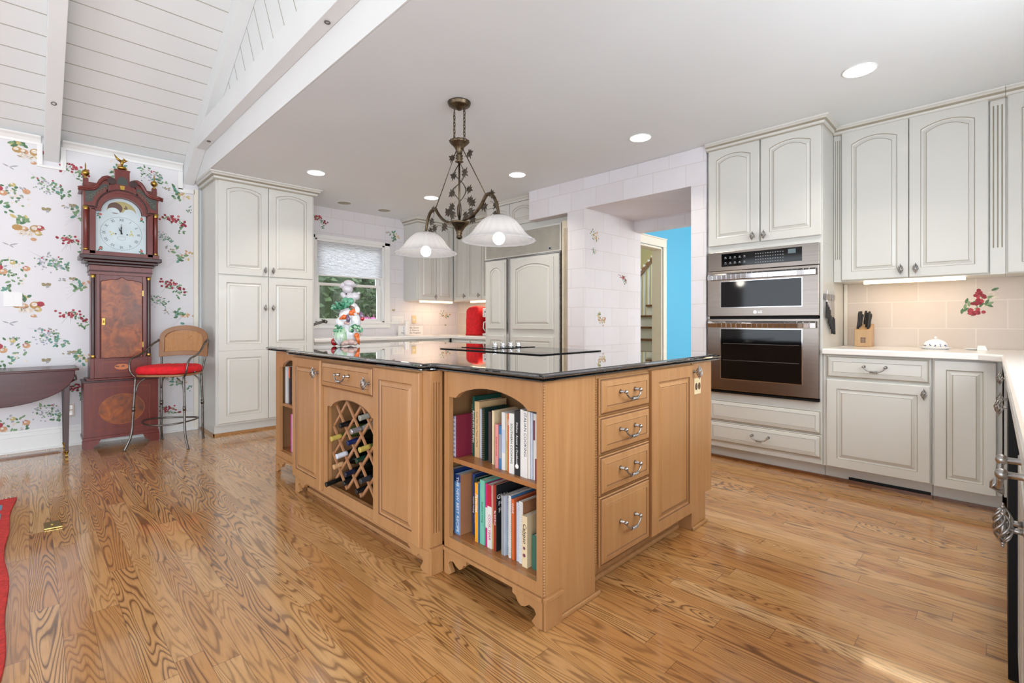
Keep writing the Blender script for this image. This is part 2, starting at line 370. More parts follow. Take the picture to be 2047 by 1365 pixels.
def crown(mb, pts, z, prof=CROWN, mi=0, mg=None, side=1):
    """moulding swept along a polyline of floor points, growing to the given side and upwards"""
    pts = [Vector((p[0], p[1], 0)) for p in pts]; N = len(pts); rings = []
    for k in range(N):
        d0 = (pts[k]-pts[k-1]).normalized() if k > 0 else (pts[1]-pts[0]).normalized()
        d1 = (pts[k+1]-pts[k]).normalized() if k < N-1 else d0
        n0 = Vector((d0.y, -d0.x, 0))*side; n1 = Vector((d1.y, -d1.x, 0))*side; m = (n0+n1)
        m = m/(m.length_squared/2) if m.length > 1e-6 else n0
        m = m if k not in (0, N-1) else n0 if k == 0 else n1
        rings.append(mb.add([pts[k]+m*o+Vector((0, 0, z+h)) for o, h in prof]))
    n = len(prof)
    for k in range(N-1):
        for q in range(n): mb.face((rings[k]+q, rings[k]+(q+1) % n, rings[k+1]+(q+1) % n, rings[k+1]+q), (mg if (mg is not None and q in (1, 4)) else mi))
    mb.face([rings[0]+q for q in range(n)], mi); mb.face([rings[-1]+q for q in range(n)][::-1], mi)
# handles: local x = along the face, -y = outwards, z up
def knob_proto():
    mb = MB()
    mb.tube([(0, 0, 0), (0, -.022, 0)], [.007, .0042], 10); mb.tube([(0, -.0005, 0), (0, -.003, 0)], .009, 12)
    for k in range(6):
        a0 = k*PI/3; pts = []
        for j in range(13):
            q = j/12; rr = .0125*math.sin(PI*q)**.8+.002; a = a0+q*PI*.9; pts.append((math.cos(a)*rr, -.031+math.sin(a)*rr, -.027+.054*q))
        mb.tube(pts, .0021, 6)
    for sg in (-1, 1): mb.ell((0, -.031, sg*.029), (.0042, .0042, .0042), 8, 6); mb.ell((0, -.031, sg*.0345), (.0026, .0026, .0036), 8, 6)
    mb.ell((0, -.031, 0), (.006, .006, .02), 8, 6)
    return mesh_only(mb, 'knob', ['pewter'])
def pull_proto(w=.096):
    mb = MB()
    for sg in (-1, 1):
        mb.tube([(sg*w/2, 0, 0), (sg*w/2, -.004, 0), (sg*w/2, -.020, 0)], [.0085, .0045, .0045], 10); mb.ell((sg*w/2, -.023, 0), .0075, 10, 7)
    pts = []; rr = []
    for j in range(25):
        q = j/24; x = -w/2+w*q; e = abs(2*q-1); z = -.004-.022*(1-e**3.2); pts.append((x, -.024-.004*(1-e), z)); rr.append(.0032+(.0022 if .36 < q < .64 else 0))
    mb.tube(pts, rr, 8)
    for k in range(-3, 4): mb.tube([(k*.0055-.002, -.021, -.034), (k*.0055, -.034, -.027), (k*.0055+.002, -.028, -.019)], .0017, 5)
    return mesh_only(mb, 'pull', ['pewter'])
KNOB = knob_proto(); PULL = pull_proto()
def put_knob(parent, f, a, b, out=0, label=None): return put(KNOB, 'knob', parent, f.p(a, b, out+.0005), f.ang, label)
def put_pull(parent, f, a, b, out=0, sc=1.2): return put(PULL, 'pull', parent, f.p(a, b, out+.0005), f.ang, scale=sc)
def door(parent, f, a0, b0, w, h, out=0, rise=0, ms=('cream', 'cream_glaze'), fw=.06, knob=None, two=None, name='door', t=.02):
    mb = MB()
    if two:                                                          # door with two stacked fields
        h1, h2 = two; panel(mb, f, a0, b0, w, h1, fw, 0, t, out); panel(mb, f, a0, b0+h1, w, h-h1, fw, rise, t, out)
    else: panel(mb, f, a0, b0, w, h, fw, rise, t, out)
    d = build(mb, name, ms, parent)
    if knob: put_knob(d, f, knob[0], knob[1], out)
    return d
def drawer(parent, f, a0, b0, w, h, out=0, ms=('cream', 'cream_glaze'), pull=True, t=.02, lip=.03):
    mb = MB(); dfront(mb, f, a0, b0, w, h, t, out, lip=lip); d = build(mb, 'drawer', ms, parent)
    if pull: put_pull(d, f, a0+w/2, b0+h/2+.012, out)
    return d
# ================================================================ THE SETTING
ZC = 2.54; SL = .52; YW = 5.85; ZE = 2.70                            # flat ceiling, vault slope, clock wall, eave
vz = lambda y: ZE+SL*(YW-y)
YR = 1.325; ZR = vz(YR); YBK = -3.2
mb = MB(); mb.box(-3.6, 9.2, -3.4, 8.4, -.12, 0); struct('floor', mb, ['floor'])
mb = MB(); mb.box(1.21, 4.9, -1.0, 6.12, ZC, ZC+.1); struct('ceiling', mb, ['ceil'])
# vaulted ceiling of the great room: boards running along X
mb = MB()
def slope_slab(y0, y1, z0, z1): mb.prism([(-3.5, y0, z0), (-3.5, y1, z1), (-3.5, y1, z1+.12), (-3.5, y0, z0+.12)], [(1.19, y0, z0), (1.19, y1, z1), (1.19, y1, z1+.12), (1.19, y0, z0+.12)], 0)
slope_slab(YR, YW+.12, ZR, ZE-.12*SL); slope_slab(YBK, YR, ZE, ZR)
for k in range(28):
    y = 5.73-.1625*k
    if y > YR+.02: mb.hexa([(-3.5, y-.003, vz(y-.003)-.0012), (1.19, y-.003, vz(y-.003)-.0012), (1.19, y+.003, vz(y+.003)-.0012), (-3.5, y+.003, vz(y+.003)-.0012),
                         (-3.5, y-.003, vz(y-.003)+.004), (1.19, y-.003, vz(y-.003)+.004), (1.19, y+.003, vz(y+.003)+.004), (-3.5, y+.003, vz(y+.003)+.004)], 1)
struct('ceiling_vault', mb, ['board', 'groove'])
# gable wall over the kitchen opening, boards square to the slope
mb = MB(); X0 = 1.2
zt = lambda y: vz(y) if y > YR else ZE+SL*(y-YBK)
mb.prism([(X0, YBK, ZC), (X0, YW+.1, ZC), (X0, YW+.1, zt(YW+.1)+.1), (X0, YR, ZR+.1), (X0, YBK, ZE+.1)], [(X0+.008, YBK, ZC), (X0+.008, YW+.1, ZC), (X0+.008, YW+.1, zt(YW+.1)+.1), (X0+.008, YR, ZR+.1), (X0+.008, YBK, ZE+.1)], 0)
dy, dz = .4613, .8872
for k in range(-4, 26):
    y = 4.30-.162*k; z = vz(y)-.2                                     # where the joint meets the rafter
    L = (z+.25-2.9)/dz
    if L < .02: continue
    a = (y+dy*.25, z+dz*.25); b = (a[0]-dy*(a[1]-2.88)/dz, 2.88); n = (dz*.0035, -dy*.0035)
    mb.prism([(X0-.0012, a[0]-n[0], a[1]-n[1]), (X0-.0012, a[0]+n[0], a[1]+n[1]), (X0-.0012, b[0]+n[0], b[1]+n[1]), (X0-.0012, b[0]-n[0], b[1]-n[1])],
             [(X0+.002, a[0]-n[0], a[1]-n[1]), (X0+.002, a[0]+n[0], a[1]+n[1]), (X0+.002, b[0]+n[0], b[1]+n[1]), (X0+.002, b[0]-n[0], b[1]-n[1])], 1)
struct('wall_gable', mb, ['board', 'groove'])
def rafter(x0, x1, y0, y1, d=.2, cut=None):
    mb = MB(); A = [(y0, vz(y0)-d), (y1, vz(y1)-d), (y1, vz(y1)-.001), (y0, vz(y0)-.001)]
    mb.prism([(x0, y, z) for y, z in A], [(x1, y, z) for y, z in A], 0); return mb
struct('trim_1', rafter(.088, .186, 1.5, YW-.001), ['board'], bevel=.003)
struct('trim_2', rafter(1.106, 1.199, 1.5, YW-.001), ['board'], bevel=.003)
mb = MB(); mb.box(1.116, 1.199, YBK, 5.36, 2.744, 2.932); struct('trim_3', mb, ['board'], bevel=.003)
# wallpapered clock wall with its printed fruit
WPM = ['paper']+['wp_%d' % i for i in range(12)]
WPC = [(88, 124, 90), (130, 160, 120), (104, 156, 138), (146, 42, 60), (176, 66, 78), (192, 150, 92), (210, 160, 122), (168, 170, 190), (174, 174, 178), (160, 146, 112), (230, 218, 204), (206, 186, 122)]
for i, q in enumerate(WPC): M['wp_%d' % i] = plain('print_ink_%d' % i, q, .65, 0, .14, 60)
GR, LG, TL, DR, RD, GO, PE, VI, GY, BR, CR, YE = range(1, 13)
def leafp(mb, f, a, b, L, W, ang, mi, c=.0007):
    P = [(0, 0), (.25, .42), (.55, .5), (.8, .3), (1, 0), (.8, -.34), (.5, -.46), (.2, -.34)]
    ca, sa = math.cos(ang), math.sin(ang); c += (len(mb.v) % 89)*3e-6; mb.poly([f.p(a+x*L*ca-y*W*sa, b+x*L*sa+y*W*ca, c) for x, y in P], mi)
def dotp(mb, f, a, b, r, mi, c=.0011, e=1, ang=0):
    c += (len(mb.v) % 97)*6e-6
    ca, sa = math.cos(ang), math.sin(ang)
    mb.poly([f.p(a+r*math.cos(t)*ca-r*e*math.sin(t)*sa, b+r*math.cos(t)*sa+r*e*math.sin(t)*ca, c) for t in [2*PI*k/10 for k in range(10)]], mi)
def stemp(mb, f, a, b, a2, b2, wd, mi, c=.0005):
    d = Vector((a2-a, b2-b)); n = Vector((-d.y, d.x)).normalized()*wd
    mb.poly([f.p(a-n.x, b-n.y, c), f.p(a2-n.x*.4, b2-n.y*.4, c), f.p(a2+n.x*.4, b2+n.y*.4, c), f.p(a+n.x, b+n.y, c)], mi)
def motif(mb, f, a, b, kind, s=1.0, seed=0, flip=1):
    r = random.Random(seed*77+hash_s(kind)); s = s*1.16
    def leaves(n, sx, sy, cols, L=.035, tilt=0, ox=0, oy=0):
        for k in range(n):
            t = r.uniform(0, 2*PI); q = math.sqrt(r.random()); x = math.cos(t)*q*sx*s; y = math.sin(t)*q*sy*s
            x, y = x*math.cos(tilt)-y*math.sin(tilt), x*math.sin(tilt)+y*math.cos(tilt)
            leafp(mb, f, a+(x+ox*s)*flip, b+y+oy*s, L*s*r.uniform(.6, 1.2), L*s*.55, r.uniform(0, 2*PI), r.choice(cols), .0005+r.random()*.0004)
    if kind == 'leaf':
        leaves(9, .04, .04, [GR, TL, LG], .03)
    elif kind == 'grapes':
        for k in range(9): stemp(mb, f, a+flip*r.uniform(-.06, .06)*s, b+r.uniform(-.02, .03)*s, a+flip*(-.12+.03*k)*s, b+(.07-.017*k+r.uniform(-.02, .02))*s, .0011, GY)
        leaves(26, .11, .042, [GR, LG, TL, GY], .026, -.45); leaves(12, .055, .03, [TL, GR, LG], .028, 0, .06, -.045)
        for k in range(22): dotp(mb, f, a+flip*r.gauss(-.03, .03)*s, b+r.gauss(-.03, .025)*s, .0052*s, r.choice([VI, VI, LG, GY, GY]))
        for k in range(5): dotp(mb, f, a+flip*r.gauss(0, .035)*s, b+r.uniform(.015, .05)*s, .006*s, r.choice([RD, GY, BR]))
    elif kind == 'cherries':
        for k in range(8): stemp(mb, f, a-flip*.03*s, b+.02*s, a+flip*r.uniform(-.10, .10)*s, b+r.uniform(-.08, .06)*s, .0010, GR)
        leaves(18, .085, .032, [GR, LG, LG], .024, -.5); leaves(8, .025, .04, [LG, GR], .024, 0, .045, -.06)
        for k in range(20): dotp(mb, f, a+flip*(r.gauss(0, .035)-.02)*s, b+(r.gauss(0, .016)+.014-.3*0)*s, .0085*s, r.choice([DR, RD, DR, RD]))
        for k in range(6): dotp(mb, f, a+flip*(.06+r.gauss(0, .012))*s, b+(-.026+r.gauss(0, .010))*s, .0095*s, DR)
        for k in range(8): dotp(mb, f, a+flip*(r.gauss(0, .03)-.02)*s, b+(r.gauss(0, .014)+.02)*s, .003*s, CR, .0016)
    elif kind == 'pears':
        leaves(12, .04, .025, [GR, LG, YE], .04, .2, -.03, .055)
        for x, y, q, m_, e in ((-.055, 0, .028, GO, .8), (-.02, -.008, .024, PE, .85), (.04, .0, .032, GO, .9), (.066, .010, .022, RD, .9), (-.03, -.036, .022, CR, .9), (.01, -.038, .022, CR, .9), (.055, -.032, .02, YE, .9), (.03, -.078, .017, PE, .75)):
            dotp(mb, f, a+flip*x*s, b+y*s, q*s, m_, .0008+r.random()*.0004, e)
            dotp(mb, f, a+flip*(x-.006)*s, b+(y+.006)*s, q*s*.5, CR, .0014, e)
            leafp(mb, f, a+flip*x*s, b+(y-.5*q)*s, q*s*1.3, q*.4*s, r.uniform(0, 3), BR, .00135)
        for k in range(5): stemp(mb, f, a+flip*r.uniform(-.05, .03)*s, b-.02*s, a+flip*r.uniform(-.06, .04)*s, b-.06*s, .001, GY, .0016)
    elif kind == 'apples':
        leaves(26, .09, .06, [LG, GR, CR, GY], .026, -.4); leaves(10, .05, .04, [LG, CR], .026, 0, .03, -.075)
        for x, y, q, m_ in ((-.07, .0, .022, RD), (-.048, -.03, .022, PE), (.07, .0, .021, PE), (.062, .010, .012, RD), (-.08, .028, .018, CR), (0, .038, .016, YE)): dotp(mb, f, a+flip*x*s, b+y*s, q*s, m_, .0012, .9); dotp(mb, f, a+flip*(x-.005)*s, b+(y+.005)*s, q*s*.4, CR, .0014)
    elif kind == 'tulip':
        for k in range(7): stemp(mb, f, a+flip*.03*s, b, a-flip*(.06+.02*r.random())*s, b-(.11-.03*k)*s, .0011, GY)
        leaves(13, .028, .06, [GR, LG, TL], .036, .3); leaves(11, .045, .022, [CR, PE, YE, CR], .028, -.3, .055, .005); leaves(6, .03, .012, [GY, BR], .02, 0, -.07, .04)
    elif kind == 'rose':
        leaves(24, .09, .05, [GR, LG, TL, CR], .03, -.3)
        for k in range(10): dotp(mb, f, a+flip*r.gauss(.02, .04)*s, b+r.gauss(0, .022)*s, .014*s, r.choice([PE, CR, GO]))
    elif kind == 'fly':
        leafp(mb, f, a, b, .035*s, .03*s, .6, BR); leafp(mb, f, a, b, .03*s, .026*s, 2.4, BR); leafp(mb, f, a, b, .022*s, .02*s, -.5, GY); stemp(mb, f, a, b+.01, a+.005, b-.018*s, .002, BR)
    elif kind == 'bird':
        leafp(mb, f, a, b, .05*s, .012, .35, GY); leafp(mb, f, a, b, .04*s, .01, 2.7, GY); leafp(mb, f, a, b, .03*s, .01, -.6, GY)
def hash_s(t): return sum(ord(ch)*(i+3) for i, ch in enumerate(t))
mb = MB(); mb.box(-3.6, 1.24, YW, YW+.12, 0, ZE+.02, 0); FW = F((0, YW, 0), UY)
sd = 0
def onwall(x, y, kind, s=1, flip=1):
    global sd; sd += 1; motif(mb, FW, x, y, kind, s, sd, flip)
REP = [(-.01, .61, 'pears', 1), (.13, .345, 'grapes', 1), (-.10, .265, 'apples', 1), (.29, .52, 'cherries', 1), (.10, .125, 'fly', 1), (-.12, .455, 'bird', 1), (.31, .14, 'tulip', 1), (-.145, .125, 'leaf', 1), (.27, .19, 'fly', .8)]
for k in range(5):                                                   # the paper's repeat, 0.655 m high
    for j in range(-5, 1):
        for dx, dz_, kd, s_ in REP:
            x, zz = j*.70+dx, k*.655-.02+dz_
            if -3.4 < x < .34 and .23 < zz < 2.58: onwall(x, zz, kd, s_)
for x, z, kd, s_ in ((.57, 2.53, 'rose', 1.1), (.85, 2.54, 'grapes', .95), (1.05, 2.38, 'tulip', 1.05), (1.03, 2.12, 'cherries', 1.1), (1.07, 1.78, 'tulip', 1.1), (1.02, 1.46, 'cherries', 1.1), (1.07, 1.16, 'tulip', 1.05), (.90, 1.32, 'grapes', .7), (.94, 1.95, 'grapes', .6),
                 (1.0, .22, 'cherries', .9), (1.05, .50, 'tulip', .9), (1.165, 2.25, 'leaf', .6), (1.165, .95, 'leaf', .6), (1.16, .42, 'leaf', .6)): onwall(x, z, kd, s_)
struct('wall_clock', mb, WPM)
mb = MB(); crown(mb, [(-3.5, YW), (.07, YW), (.07, YW)][:2], ZE-.075, [(0, 0), (.008, 0), (.01, .02), (.025, .045), (.045, .06), (.05, .072), (0, .072)])
crown(mb, [(.205, YW), (1.10, YW)], ZE-.075, [(0, 0), (.008, 0), (.01, .02), (.025, .045), (.045, .06), (.05, .072), (0, .072)])
mb.box(.045, .062, YW-.014, YW, 2.44, 2.64); mb.box(.212, .229, YW-.014, YW, 2.44, 2.64); mb.box(.0625, .2115, YW-.014, YW, 2.44, 2.46); mb.box(.062, .08, YW-.02, YW, 2.46, 2.64); mb.box(.194, .212, YW-.02, YW, 2.46, 2.64)
mb.box(1.06, 1.10, YW-.02, YW, 2.44, 2.62); mb.box(1.062, 1.2, YW-.02, YW, 2.41, 2.45)
struct('trim_4', mb, ['white'])
mb = MB()
for a, b in ((-3.5, 1.228),):
    mb.box(a, b, YW-.016, YW, 0, .13); mb.box(a, b, YW-.011, YW, .13, .165); mb.box(a, b, YW-.006, YW, .165, .185); mb.box(a, b, YW-.03, YW-.016, 0, .018)
struct('baseboard_back', mb, ['white'], bevel=.002)
mb = MB(); mb.box(1.195, 1.235, YW-.02, YW-.001, 0, 2.46); struct('trim_5', mb, ['casing'])
# great-room left side with three tall window openings, back wall with a wide opening
mb = MB(); mb.box(-3.6, -3.5, -3.4, -2.6, 0, 3.4)
for y0, y1 in ((-.9, -.5), (1.6, 2.0), (4.1, 5.97)): mb.box(-3.6, -3.5, y0, y1, 0, 3.4)
mb.prism([(-3.6, YBK, 2.5), (-3.6, 5.97, 2.5), (-3.6, 5.97, 2.7), (-3.6, YR, ZR), (-3.6, YBK, 2.7)], [(-3.5, YBK, 2.5), (-3.5, 5.97, 2.5), (-3.5, 5.97, 2.7), (-3.5, YR, ZR), (-3.5, YBK, 2.7)], 0)
struct('wall_left', mb, ['paper'])
mb = MB(); mb.box(-3.5, -2.9, YBK-.1, YBK, 0, 2.8); mb.box(.2, 1.3, YBK-.1, YBK, 0, 2.8); mb.box(-3.5, 1.3, YBK-.1, YBK, 2.3, 2.82); struct('wall_back', mb, ['paper'])
mb = MB(); mb.box(.30, .95, -.80, -.68, 0, ZC); mb.box(3.05, 4.9, -.80, -.68, 0, ZC); mb.box(.95, 3.05, -.80, -.68, 0, 1.1); mb.box(.95, 3.05, -.80, -.68, 2.15, ZC); struct('wall_right', mb, ['tile'])
mb = MB(); mb.box(.87, .95, -.68, -.66, 1.02, 2.23); mb.box(3.05, 3.13, -.68, -.66, 1.02, 2.23); mb.box(.95, 3.05, -.68, -.66, 2.15, 2.23); mb.box(.95, 3.05, -.68, -.66, 1.02, 1.1); mb.box(1.97, 2.03, -.78, -.70, 1.1, 2.15); struct('added_window', mb, ['white'])  # unseen window added so the fill behind this wall can enter
mb = MB(); mb.box(1.21, 1.3, YBK, -.8, 0, ZC); struct('wall_return', mb, ['paper'])
# window wall
WX0, WX1, WZ0, WZ1 = 2.50, 3.46, 1.10, 2.145; YN = 5.98
mb = MB(); mb.box(1.25, WX0, YN, YN+.14, 0, ZC); mb.box(WX1, 4.86, YN, YN+.14, 0, ZC); mb.box(WX0, WX1, YN, YN+.14, 0, WZ0); mb.box(WX0, WX1, YN, YN+.14, WZ1, ZC)
FN = F((0, YN, 0), UY)
motif(mb, FN, 2.56, 2.38, 'cherries', .95, 3); motif(mb, FN, 3.60, 2.29, 'tulip', 1.0, 5); motif(mb, FN, 4.48, 1.22, 'rose', .75, 8); motif(mb, FN, 4.5, 1.05, 'fly', .6, 9); motif(mb, FN, 3.6, 1.26, 'fly', .8, 11)
struct('wall_window', mb, ['tile']+WPM[1:])
mb = MB()                                                            # window_1: casing, sill, frame, sashes and panes
mb.box(WX0-.08, WX0, YN-.018, YN-.001, WZ0-.0, WZ1+.04); mb.box(WX1, WX1+.08, YN-.018, YN-.001, WZ0, WZ1+.04); mb.box(WX0-.08, WX1+.08, YN-.018, YN-.001, WZ1, WZ1+.045)
mb.box(WX0-.1, WX1+.1, YN-.03, YN-.001, WZ0-.02, WZ0); mb.box(WX0-.08, WX1+.08, YN-.016, YN-.001, WZ0-.075, WZ0-.02)
for x0, x1 in ((WX0, WX0+.03), (WX1-.03, WX1)): mb.box(x0, x1, YN, YN+.12, WZ0, WZ1)
mb.box(WX0, WX1, YN, YN+.12, WZ0, WZ0+.016); mb.box(WX0, WX1, YN, YN+.12, WZ1-.02, WZ1)
def sash(x0, x1, z0, z1, y, s=.045, r=.035):
    mb.box(x0, x0+s, y, y+.03, z0, z1); mb.box(x1-s, x1, y, y+.03, z0, z1); mb.box(x0+s, x1-s, y, y+.03, z0, z0+r); mb.box(x0+s, x1-s, y, y+.03, z1-r, z1)
sash(WX0+.03, WX1-.032, 1.117, 1.60, YN+.045, .05, .03); sash(WX0+.03, WX1-.032, 1.567, WZ1-.02, YN+.078, .05, .033)
mb.box(2.95, 3.01, YN+.04, YN+.045, 1.585, 1.597)
struct('window_1', mb, ['white'], bevel=.0015)
mb = MB(); mb.box(WX0+.08, WX1-.08, YN+.058, YN+.062, 1.147, 1.57); mb.box(WX0+.08, WX1-.08, YN+.091, YN+.095, 1.60, WZ1-.05); struct('window_1_pane', mb, [glass_mat('window_glass')])
# the tiled wall: pier, header over the passage and the soffit over the refrigerator
XT = 3.92; FT = F((XT, 0, 0), UX)
mb = MB()
mb.box(XT, 4.9, 1.705, 1.83, 0, ZC); mb.box(XT, 4.84, 1.83, 2.925, 2.235, ZC-.002)
mb.box(XT, 4.98, 2.925, 3.145, 0, ZC); mb.box(XT, XT+.14, 3.145, 3.685, 2.222, ZC)
mb.box(4.84, 4.98, 1.83, 2.925, 2.115, ZC-.001)
FS = F((0, 2.925, 0), UY); FH = F((4.84, 0, 0), UX)
motif(mb, FS, 4.08, 1.98, 'rose', .75, 21); motif(mb, FS, 4.07, 1.82, 'tulip', .4, 22); motif(mb, FS, 4.62, 1.58, 'cherries', .7, 23); motif(mb, FS, 4.21, 1.13, 'pears', .7, 24)
struct('wall_passage', mb, ['tile']+WPM[1:])
mb = MB(); mb.box(4.73, 4.85, 3.145, 6.12, 0, ZC); struct('wall_fridge', mb, ['splash'])
mb = MB(); mb.box(4.60, 4.72, -.68, 1.705, 0, ZC); FB = F((4.60, 0, 0), UX)
motif(mb, FB, -.115, 1.20, 'apples', .0, 30)
r_ = random.Random(5)
for k in range(34): q = r_.random(); leafp(mb, FB, -.185+.11*q+r_.uniform(-.03, .03), 1.165+.11*q+r_.uniform(-.03, .04), .042, .018, r_.uniform(-.6, 1.6), [GR, LG, CR, GR][k % 4], .0005+.0002*(k % 4))
for k in range(16): dotp(mb, FB, -.105+r_.gauss(0, .014), 1.275+r_.gauss(0, .018), .0115, [DR, RD][k % 2], .0016)
for k in range(16): dotp(mb, FB, -.135+r_.gauss(0, .018), 1.172+r_.gauss(0, .009), .0115, [RD, DR][k % 2], .0016)
for k in range(7): dotp(mb, FB, -.12+r_.gauss(0, .028), 1.225+r_.gauss(0, .012), .010, DR, .0016)
struct('wall_backsplash', mb, ['splash']+WPM[1:])
# dining room beyond the passage and the stair hall behind it
mb = MB(); YD = 2.985
mb.box(4.985, 5.06, YD, YD+.13, 0, ZC); mb.box(5.60, 9.1, YD, YD+.13, 0, ZC); mb.box(5.06, 5.60, YD, YD+.13, 2.03, ZC); struct('wall_dining', mb, ['blue'])
mb = MB(); mb.box(4.99, 9.1, -.6, 2.98, ZC, ZC+.08); mb.box(4.95, 9.1, 3.12, 8.2, 3.6, 3.7); struct('ceiling_hall', mb, ['ceil'])
mb = MB(); crown(mb, [(5.72, YD), (9.0, YD)], ZC-.13, [(0, 0), (.01, 0), (.012, .03), (.05, .08), (.085, .115), (.09, .13), (0, .13)]); struct('trim_6', mb, ['white'])
mb = MB(); y0 = YD-.02
mb.box(5.60, 5.675, y0, YD-.001, 0, 2.03); mb.box(4.99, 5.675, y0, YD-.001, 2.031, 2.125); mb.box(4.99, 5.68, y0-.008, YD-.001, 2.1255, 2.14); mb.box(5.575, 5.5995, YD, YD+.13, 0, 2.02); mb.box(5.06, 5.0845, YD, YD+.13, 0, 2.02); mb.box(5.0845, 5.5755, YD, YD+.13, 2.005, 2.029)
struct('door_1', mb, ['casing'], bevel=.003)
mb = MB(); mb.box(9.0, 9.1, -.6, 8.2, 0, 3.6); mb.box(5.0, 9.0, 6.9, 7.0, 0, 3.6); mb.box(4.9, 4.98, 3.15, 6.9, 0, 3.6); struct('wall_stair', mb, ['yellow'])
mb = MB(); SX = lambda i: 6.30+.26*i; SZ = lambda i: .67+.18*i
for i in range(-3, 8):                                               # flight climbing away from the doorway
    mb.box(SX(i), SX(i)+.26, 3.16, 4.2, 0, SZ(i)-.028, 0); mb.box(SX(i)-.03, SX(i)+.26, 3.16, 4.225, SZ(i)-.0275, SZ(i), 1)
st = build(mb, 'staircase', ['white', 'tread'], None, 'white staircase with brown wooden treads seen through the far doorway', 'stairs')
for i in range(-3, 8):
    for q in (0, 1):
        x = SX(i)+.02+.12*q; b_ = MB(); b_.box(x, x+.028, 4.165, 4.193, SZ(i)+.001, SZ(i)+.76+.083*q); build(b_, 'baluster', ['white'], st)
mb = MB(); mb.tube([(5.5, 4.18, .785), (8.4, 4.18, 2.786)], .04, 10); build(mb, 'handrail', ['tread'], st)
# outside the window
def leafball(name, cx, cy, cz, rx, ry, rz, n, cols, label, seed, cat='tree'):
    r = random.Random(seed); mb = MB(); mb.ell((cx, cy, cz), (rx*.86, ry*.86, rz*.86), 20, 12, 0, wob=lambda a, p: .1*math.sin(5*a+3*p)+.07*math.sin(9*p+2*a))
    for k in range(n):
        t = r.uniform(0, 2*PI); u = r.uniform(-1, 1); q = math.sqrt(1-u*u); s = r.uniform(.88, 1.08)
        p = Vector((cx+rx*q*math.cos(t)*s, cy+ry*q*math.sin(t)*s, cz+rz*u*s)); d = Vector((r.gauss(0, 1), r.gauss(0, 1), r.gauss(0, 1))).normalized()*r.uniform(.06, .17); e = d.orthogonal().normalized()*d.length*.45
        mb.poly([p-d, p+e, p+d, p-e], r.randrange(3))
    o = build(mb, name, cols, None, label, cat, recalc=False); return o
c('leaf_a', (84, 108, 72)); c('leaf_b', (62, 84, 56)); c('leaf_c', (108, 132, 92)); c('bark', (92, 78, 66)); c('lawn', (122, 150, 96)); c('bloom', (214, 100, 176))
mb = MB(); mb.box(-4, 16, 6.2, 24, -.6, -.4); struct('ground_outside', mb, ['lawn'])
o1 = leafball('bushy_tree', 4.7, 12.2, 1.6, 1.8, 1.4, 2.6, 5200, ['leaf_a', 'leaf_b', 'leaf_c'], 'dense green tree outside the kitchen window, on the left', 1)
o2 = leafball('bushy_tree', 8.75, 12.0, 1.4, 1.75, 1.5, 2.4, 4200, ['leaf_b', 'leaf_a', 'leaf_c'], 'darker green tree outside the kitchen window, on the right', 2)
o3 = leafball('bushy_tree', 7.2, 16.5, 1.8, 3.2, 1.8, 3.4, 5200, ['leaf_b', 'leaf_a', 'leaf_c'], 'green tree farther back, filling the gap between the two trees outside the kitchen window', 7)
for o, (x, y) in ((o1, (4.7, 12.2)), (o2, (8.75, 12.0)), (o3, (7.2, 16.5))):
    mb = MB(); mb.tube([(x, y, -.42), (x, y, 1.2)], [.16, .11], 10); build(mb, 'trunk', ['bark'], o)
leafball('flowering_shrub', 4.02, 7.4, .38, .30, .3, .74, 900, ['bloom', 'leaf_c', 'bloom'], 'pink flowering shrub outside under the kitchen window', 4, 'shrub')
# hooks on the beams
for (x, y, z), lb in (((1.158, 2.604, 2.744), 'dark ring hook on the white tie beam, the nearer of the two on it'), ((1.155, 5.074, 2.744), 'small dark ring hook near the far end of the white tie beam'), ((.135, 5.24, vz(5.24)-.2), 'dark ring hook under the left white ceiling rafter')):
    mb = MB(); mb.tube([(x+.014*math.cos(t), y+.014*math.sin(t), z-.0035-(.0 if z == 2.744 else -.52*-.014*math.sin(t))) for t in [2*PI*k/16 for k in range(16)]], .003, 6, closed=True); build(mb, 'ring_hook', ['iron'], None, lb, 'hook')
# ================================================================ CABINETRY AND APPLIANCES
ZT = 2.50
def carcass(parent, f, a0, a1, b0, b1, depth, name='body', c1=0, ms='cream', mb=None, **kw):
    mb = mb or MB(); mb.fbox(f, a0, a1, b0, b1, -depth, c1); return build(mb, name, ms, parent, bevel=.0015, **kw)
# --- pantry
PF = F((1.265, 5.31, 0), UY)
p = thing('pantry_cabinet', 'tall ivory pantry cabinet with arched upper doors beside the longcase clock', 'cabinet', (1.74, 5.6, 0))
mb = MB(); mb.fbox(PF, 0, .945, .10, ZC-.005, -.64, 0); mb.fbox(PF, 0, .945, 0, .0995, -.64, -.05); build(mb, 'body', ['cream'], p, bevel=.0015)
mb = MB(); mb.fbox(PF, -.012, .945, .0, .02, -.05, -.034); mb.fbox(PF, -.014, 0, .0, .02, -.52, -.034); build(mb, 'shoe_moulding', ['maple'], p)
for i, a in enumerate((.02, .4755)):
    w_ = .4505; fr = PF
    door(p, fr, a, 1.565, w_, ZT-1.57, .021, .036, knob=((a+w_-.035) if i == 0 else a+.035, 1.625), fw=.068)
    door(p, fr, a, .12, w_, 1.435, .021, 0, two=(.70, 0), knob=((a+w_-.035) if i == 0 else a+.035, 1.245), fw=.068)
mb = MB(); crown(mb, [(1.265, 5.84), (1.265, 5.29), (2.21, 5.29), (2.21, 5.45)], ZC-.076, side=1, mg=1); build(mb, 'crown', ['cream', 'cream_glaze'], p)
